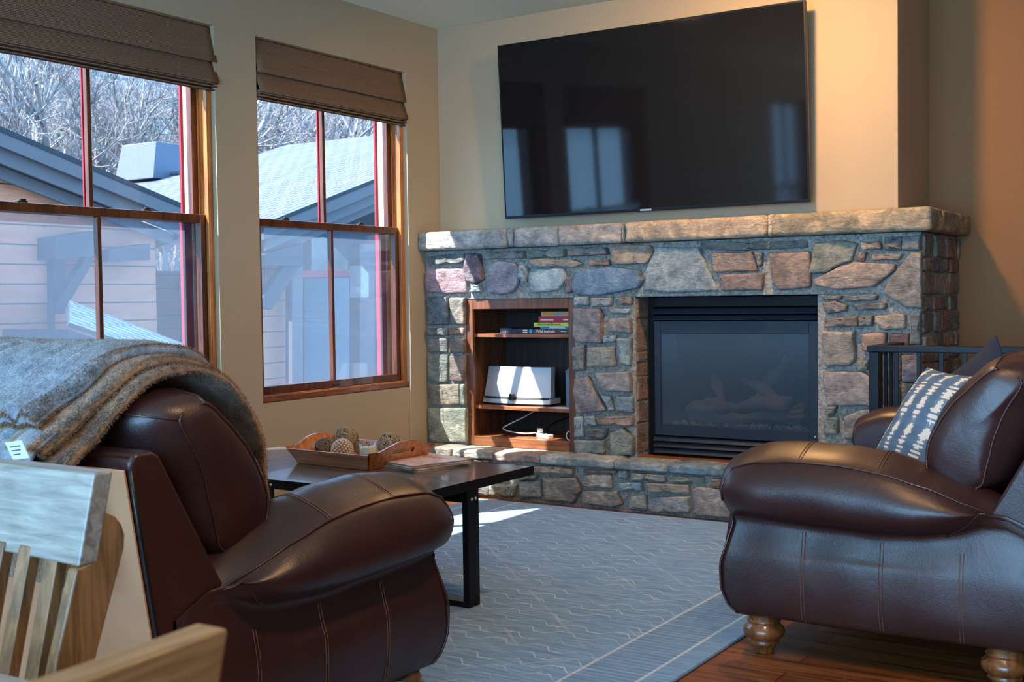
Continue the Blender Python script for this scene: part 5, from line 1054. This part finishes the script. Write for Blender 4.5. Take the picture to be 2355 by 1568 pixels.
# ------------------------------------------------------------------ dining furniture in the foreground
def dchair(label, loc, rz, rail='oak_daylit_x', dz=0, grp='oak dining chairs at the table'):
    """sitter looks along local -y; local x runs along the top rail"""
    t = thing('dining_chair', label, 'chair', loc, (0, 0, rz), grp); h = .245
    def lean(z): return -.36+.0 if z < .45 else -.0
    def yz_(z): return (z-.45)*.24+.0 if z > .45 else 0
    for s in (-1, 1):
        bm = bmesh.new(); x0, x1 = (s*h-.022, s*h) if s > 0 else (s*h, s*h+.022)
        side = [(yz_(.94)+.002, .940), (yz_(.94)+.013, .940), (yz_(.90)+.016, .897-dz), (yz_(.88)+.040, .886-dz), (yz_(.87)+.052, .874-dz), (yz_(.86)+.060, .858-dz), (yz_(.84)+.063, .838-dz), (yz_(.81)+.060, .81-dz), (yz_(.7)+.046, .7), (yz_(.5)+.03, .5), (.025, .42), (.06, 0), (.02, 0), (-.03, .42), (yz_(.5)-.03, .5), (yz_(.7)-.025, .7), (yz_(.82)-.016, .822), (yz_(.82)+.012, .828)]
        prism(bm, side, lambda p, k: (x0 if k == 0 else x1, p[0], p[1])); link('back_post', bm, 'oak_z', t, bevel=.004)
        bm = bmesh.new(); xa = s*h-(.04 if s > 0 else 0); bx(bm, xa, -.44, 0, xa+.04, -.40, .43); link('front_leg', bm, 'oak_z', t, bevel=.004)
        bm = bmesh.new(); xa = s*h-(.03 if s > 0 else -.008); bx(bm, xa, -.40, .36, xa+.022, -.03, .43); link('side_rail', bm, 'oak_y', t, bevel=.003)
    bm = bmesh.new(); N = 14; yt = yz_(.95)
    for z0, z1, yo in ((.825, .955, -.016),):
        q = [[], []]
        for i in range(N+1):
            u = -1+2*i/N; x = u*(h+.001); cy = .012*(1-u*u)
            q[0].append([bm.verts.new((x, yz_(z)+yo+cy, z)) for z in (z0, z1)]); q[1].append([bm.verts.new((x, yz_(z)+yo+cy+.034, z)) for z in (z0, z1)])
        for i in range(N):
            for k in (0, 1): bm.faces.new((q[k][i][0], q[k][i+1][0], q[k][i+1][1], q[k][i][1]))
            for e in (0, 1): bm.faces.new((q[0][i][e], q[0][i+1][e], q[1][i+1][e], q[1][i][e]))
        for i in (0, N): bm.faces.new((q[0][i][0], q[0][i][1], q[1][i][1], q[1][i][0]))
    link('top_rail', bm, rail, t, bevel=.004)
    bm = bmesh.new(); bx(bm, -h+.022, -.012, .50, h-.022, .016, .54); link('lower_rail', bm, 'oak_daylit_x', t, bevel=.003)
    xs = h-.022-.036-.029
    while xs > -h+.03:
        bm = bmesh.new(); prism(bm, [(yz_(.84)-.008, .84), (yz_(.84)+.012, .84), (yz_(.53)+.012, .53), (yz_(.53)-.008, .53)], lambda p, k: (xs+.029*k, p[0], p[1])); link('slat', bm, 'oak_z', t, bevel=.002); xs -= .065
    bm = bmesh.new(); hexa(bm, [(-h-.0, -.45, .43), (h, -.45, .43), (h-.02, .02, .43), (-h+.02, .02, .43), (-h, -.45, .455), (h, -.45, .455), (h-.02, .02, .455), (-h+.02, .02, .455)]); link('seat', bm, 'oak_daylit_x', t, bevel=.008)
    return t
dchair('oak slat-back dining chair at the far left of the dining table', (2.876, -5.225, 0), 0)
dchair('oak dining chair in the near foreground showing only its top rail end', (3.755, -5.845, 0), -PI/2, 'oak_warm', .045)
DT = thing('dining_table', 'pale oak dining table top at the lower left corner', 'table', (2.8, -5.85, 0))
box('table_top', -.72, -.48, .725, .72, .482, .758, 'oak_daylit_x', DT, .008, seg=3)
for sx_ in (-1, 1):
    for sy_ in (-1, 1): box('leg', sx_*.66-.035, sy_*.42-.035, 0, sx_*.66+.035, sy_*.42+.035, .725, 'oak_z', DT, .004)
# ------------------------------------------------------------------ light
w = bpy.data.worlds.new('sky'); sc.world = w; w.use_nodes = True; bg = w.node_tree.nodes['Background']; bg.inputs[0].default_value = (.30, .62, 1, 1); bg.inputs[1].default_value = 4.5
sd = bpy.data.lights.new('sun', 'SUN'); so = bpy.data.objects.new('sun', sd); C.objects.link(so); sd.energy = 21; sd.angle = .009; sd.color = (1, .95, .86)
so.rotation_euler = Vector((.511, .66, -1)).to_track_quat('-Z', 'Y').to_euler()
def area(name, loc, dirv, sx, sy, e, col):
    l = bpy.data.lights.new(name, 'AREA'); l.shape = 'RECTANGLE'; l.size = sx; l.size_y = sy; l.energy = e; l.color = col
    o = bpy.data.objects.new(name, l); C.objects.link(o); o.location = loc; o.rotation_euler = Vector(dirv).to_track_quat('-Z', 'Y').to_euler(); return o
area('daylight_fill_lamp', (3.75, -9.45, 1.4), (0, 1, .22), 5.2, 2.1, 370, (.30, .62, 1))  # added fill lamp standing in for daylight from behind the camera
area('ceiling_lamp', (2.45, -1.05, 2.91), (.05, .45, -1), .14, .14, 50, (1, .54, .21))
area('ceiling_lamp', (1.35, -1.2, 2.91), (-.0, .3, -1), .14, .14, 6, (1, .66, .34))
area('ceiling_lamp', (4.0, -3.9, 2.91), (-.2, .1, -1), .3, .3, 36, (1, .56, .24))
sc.view_settings.view_transform = 'Standard'; sc.view_settings.look = 'None'; sc.view_settings.exposure = .3; sc.view_settings.gamma = 1; sc.view_settings.use_curve_mapping = False
sc.cycles.use_denoising = True; sc.cycles.max_bounces = 10; sc.cycles.transparent_max_bounces = 16; sc.cycles.sample_clamp_indirect = 6; sc.cycles.caustics_reflective = False; sc.cycles.caustics_refractive = False
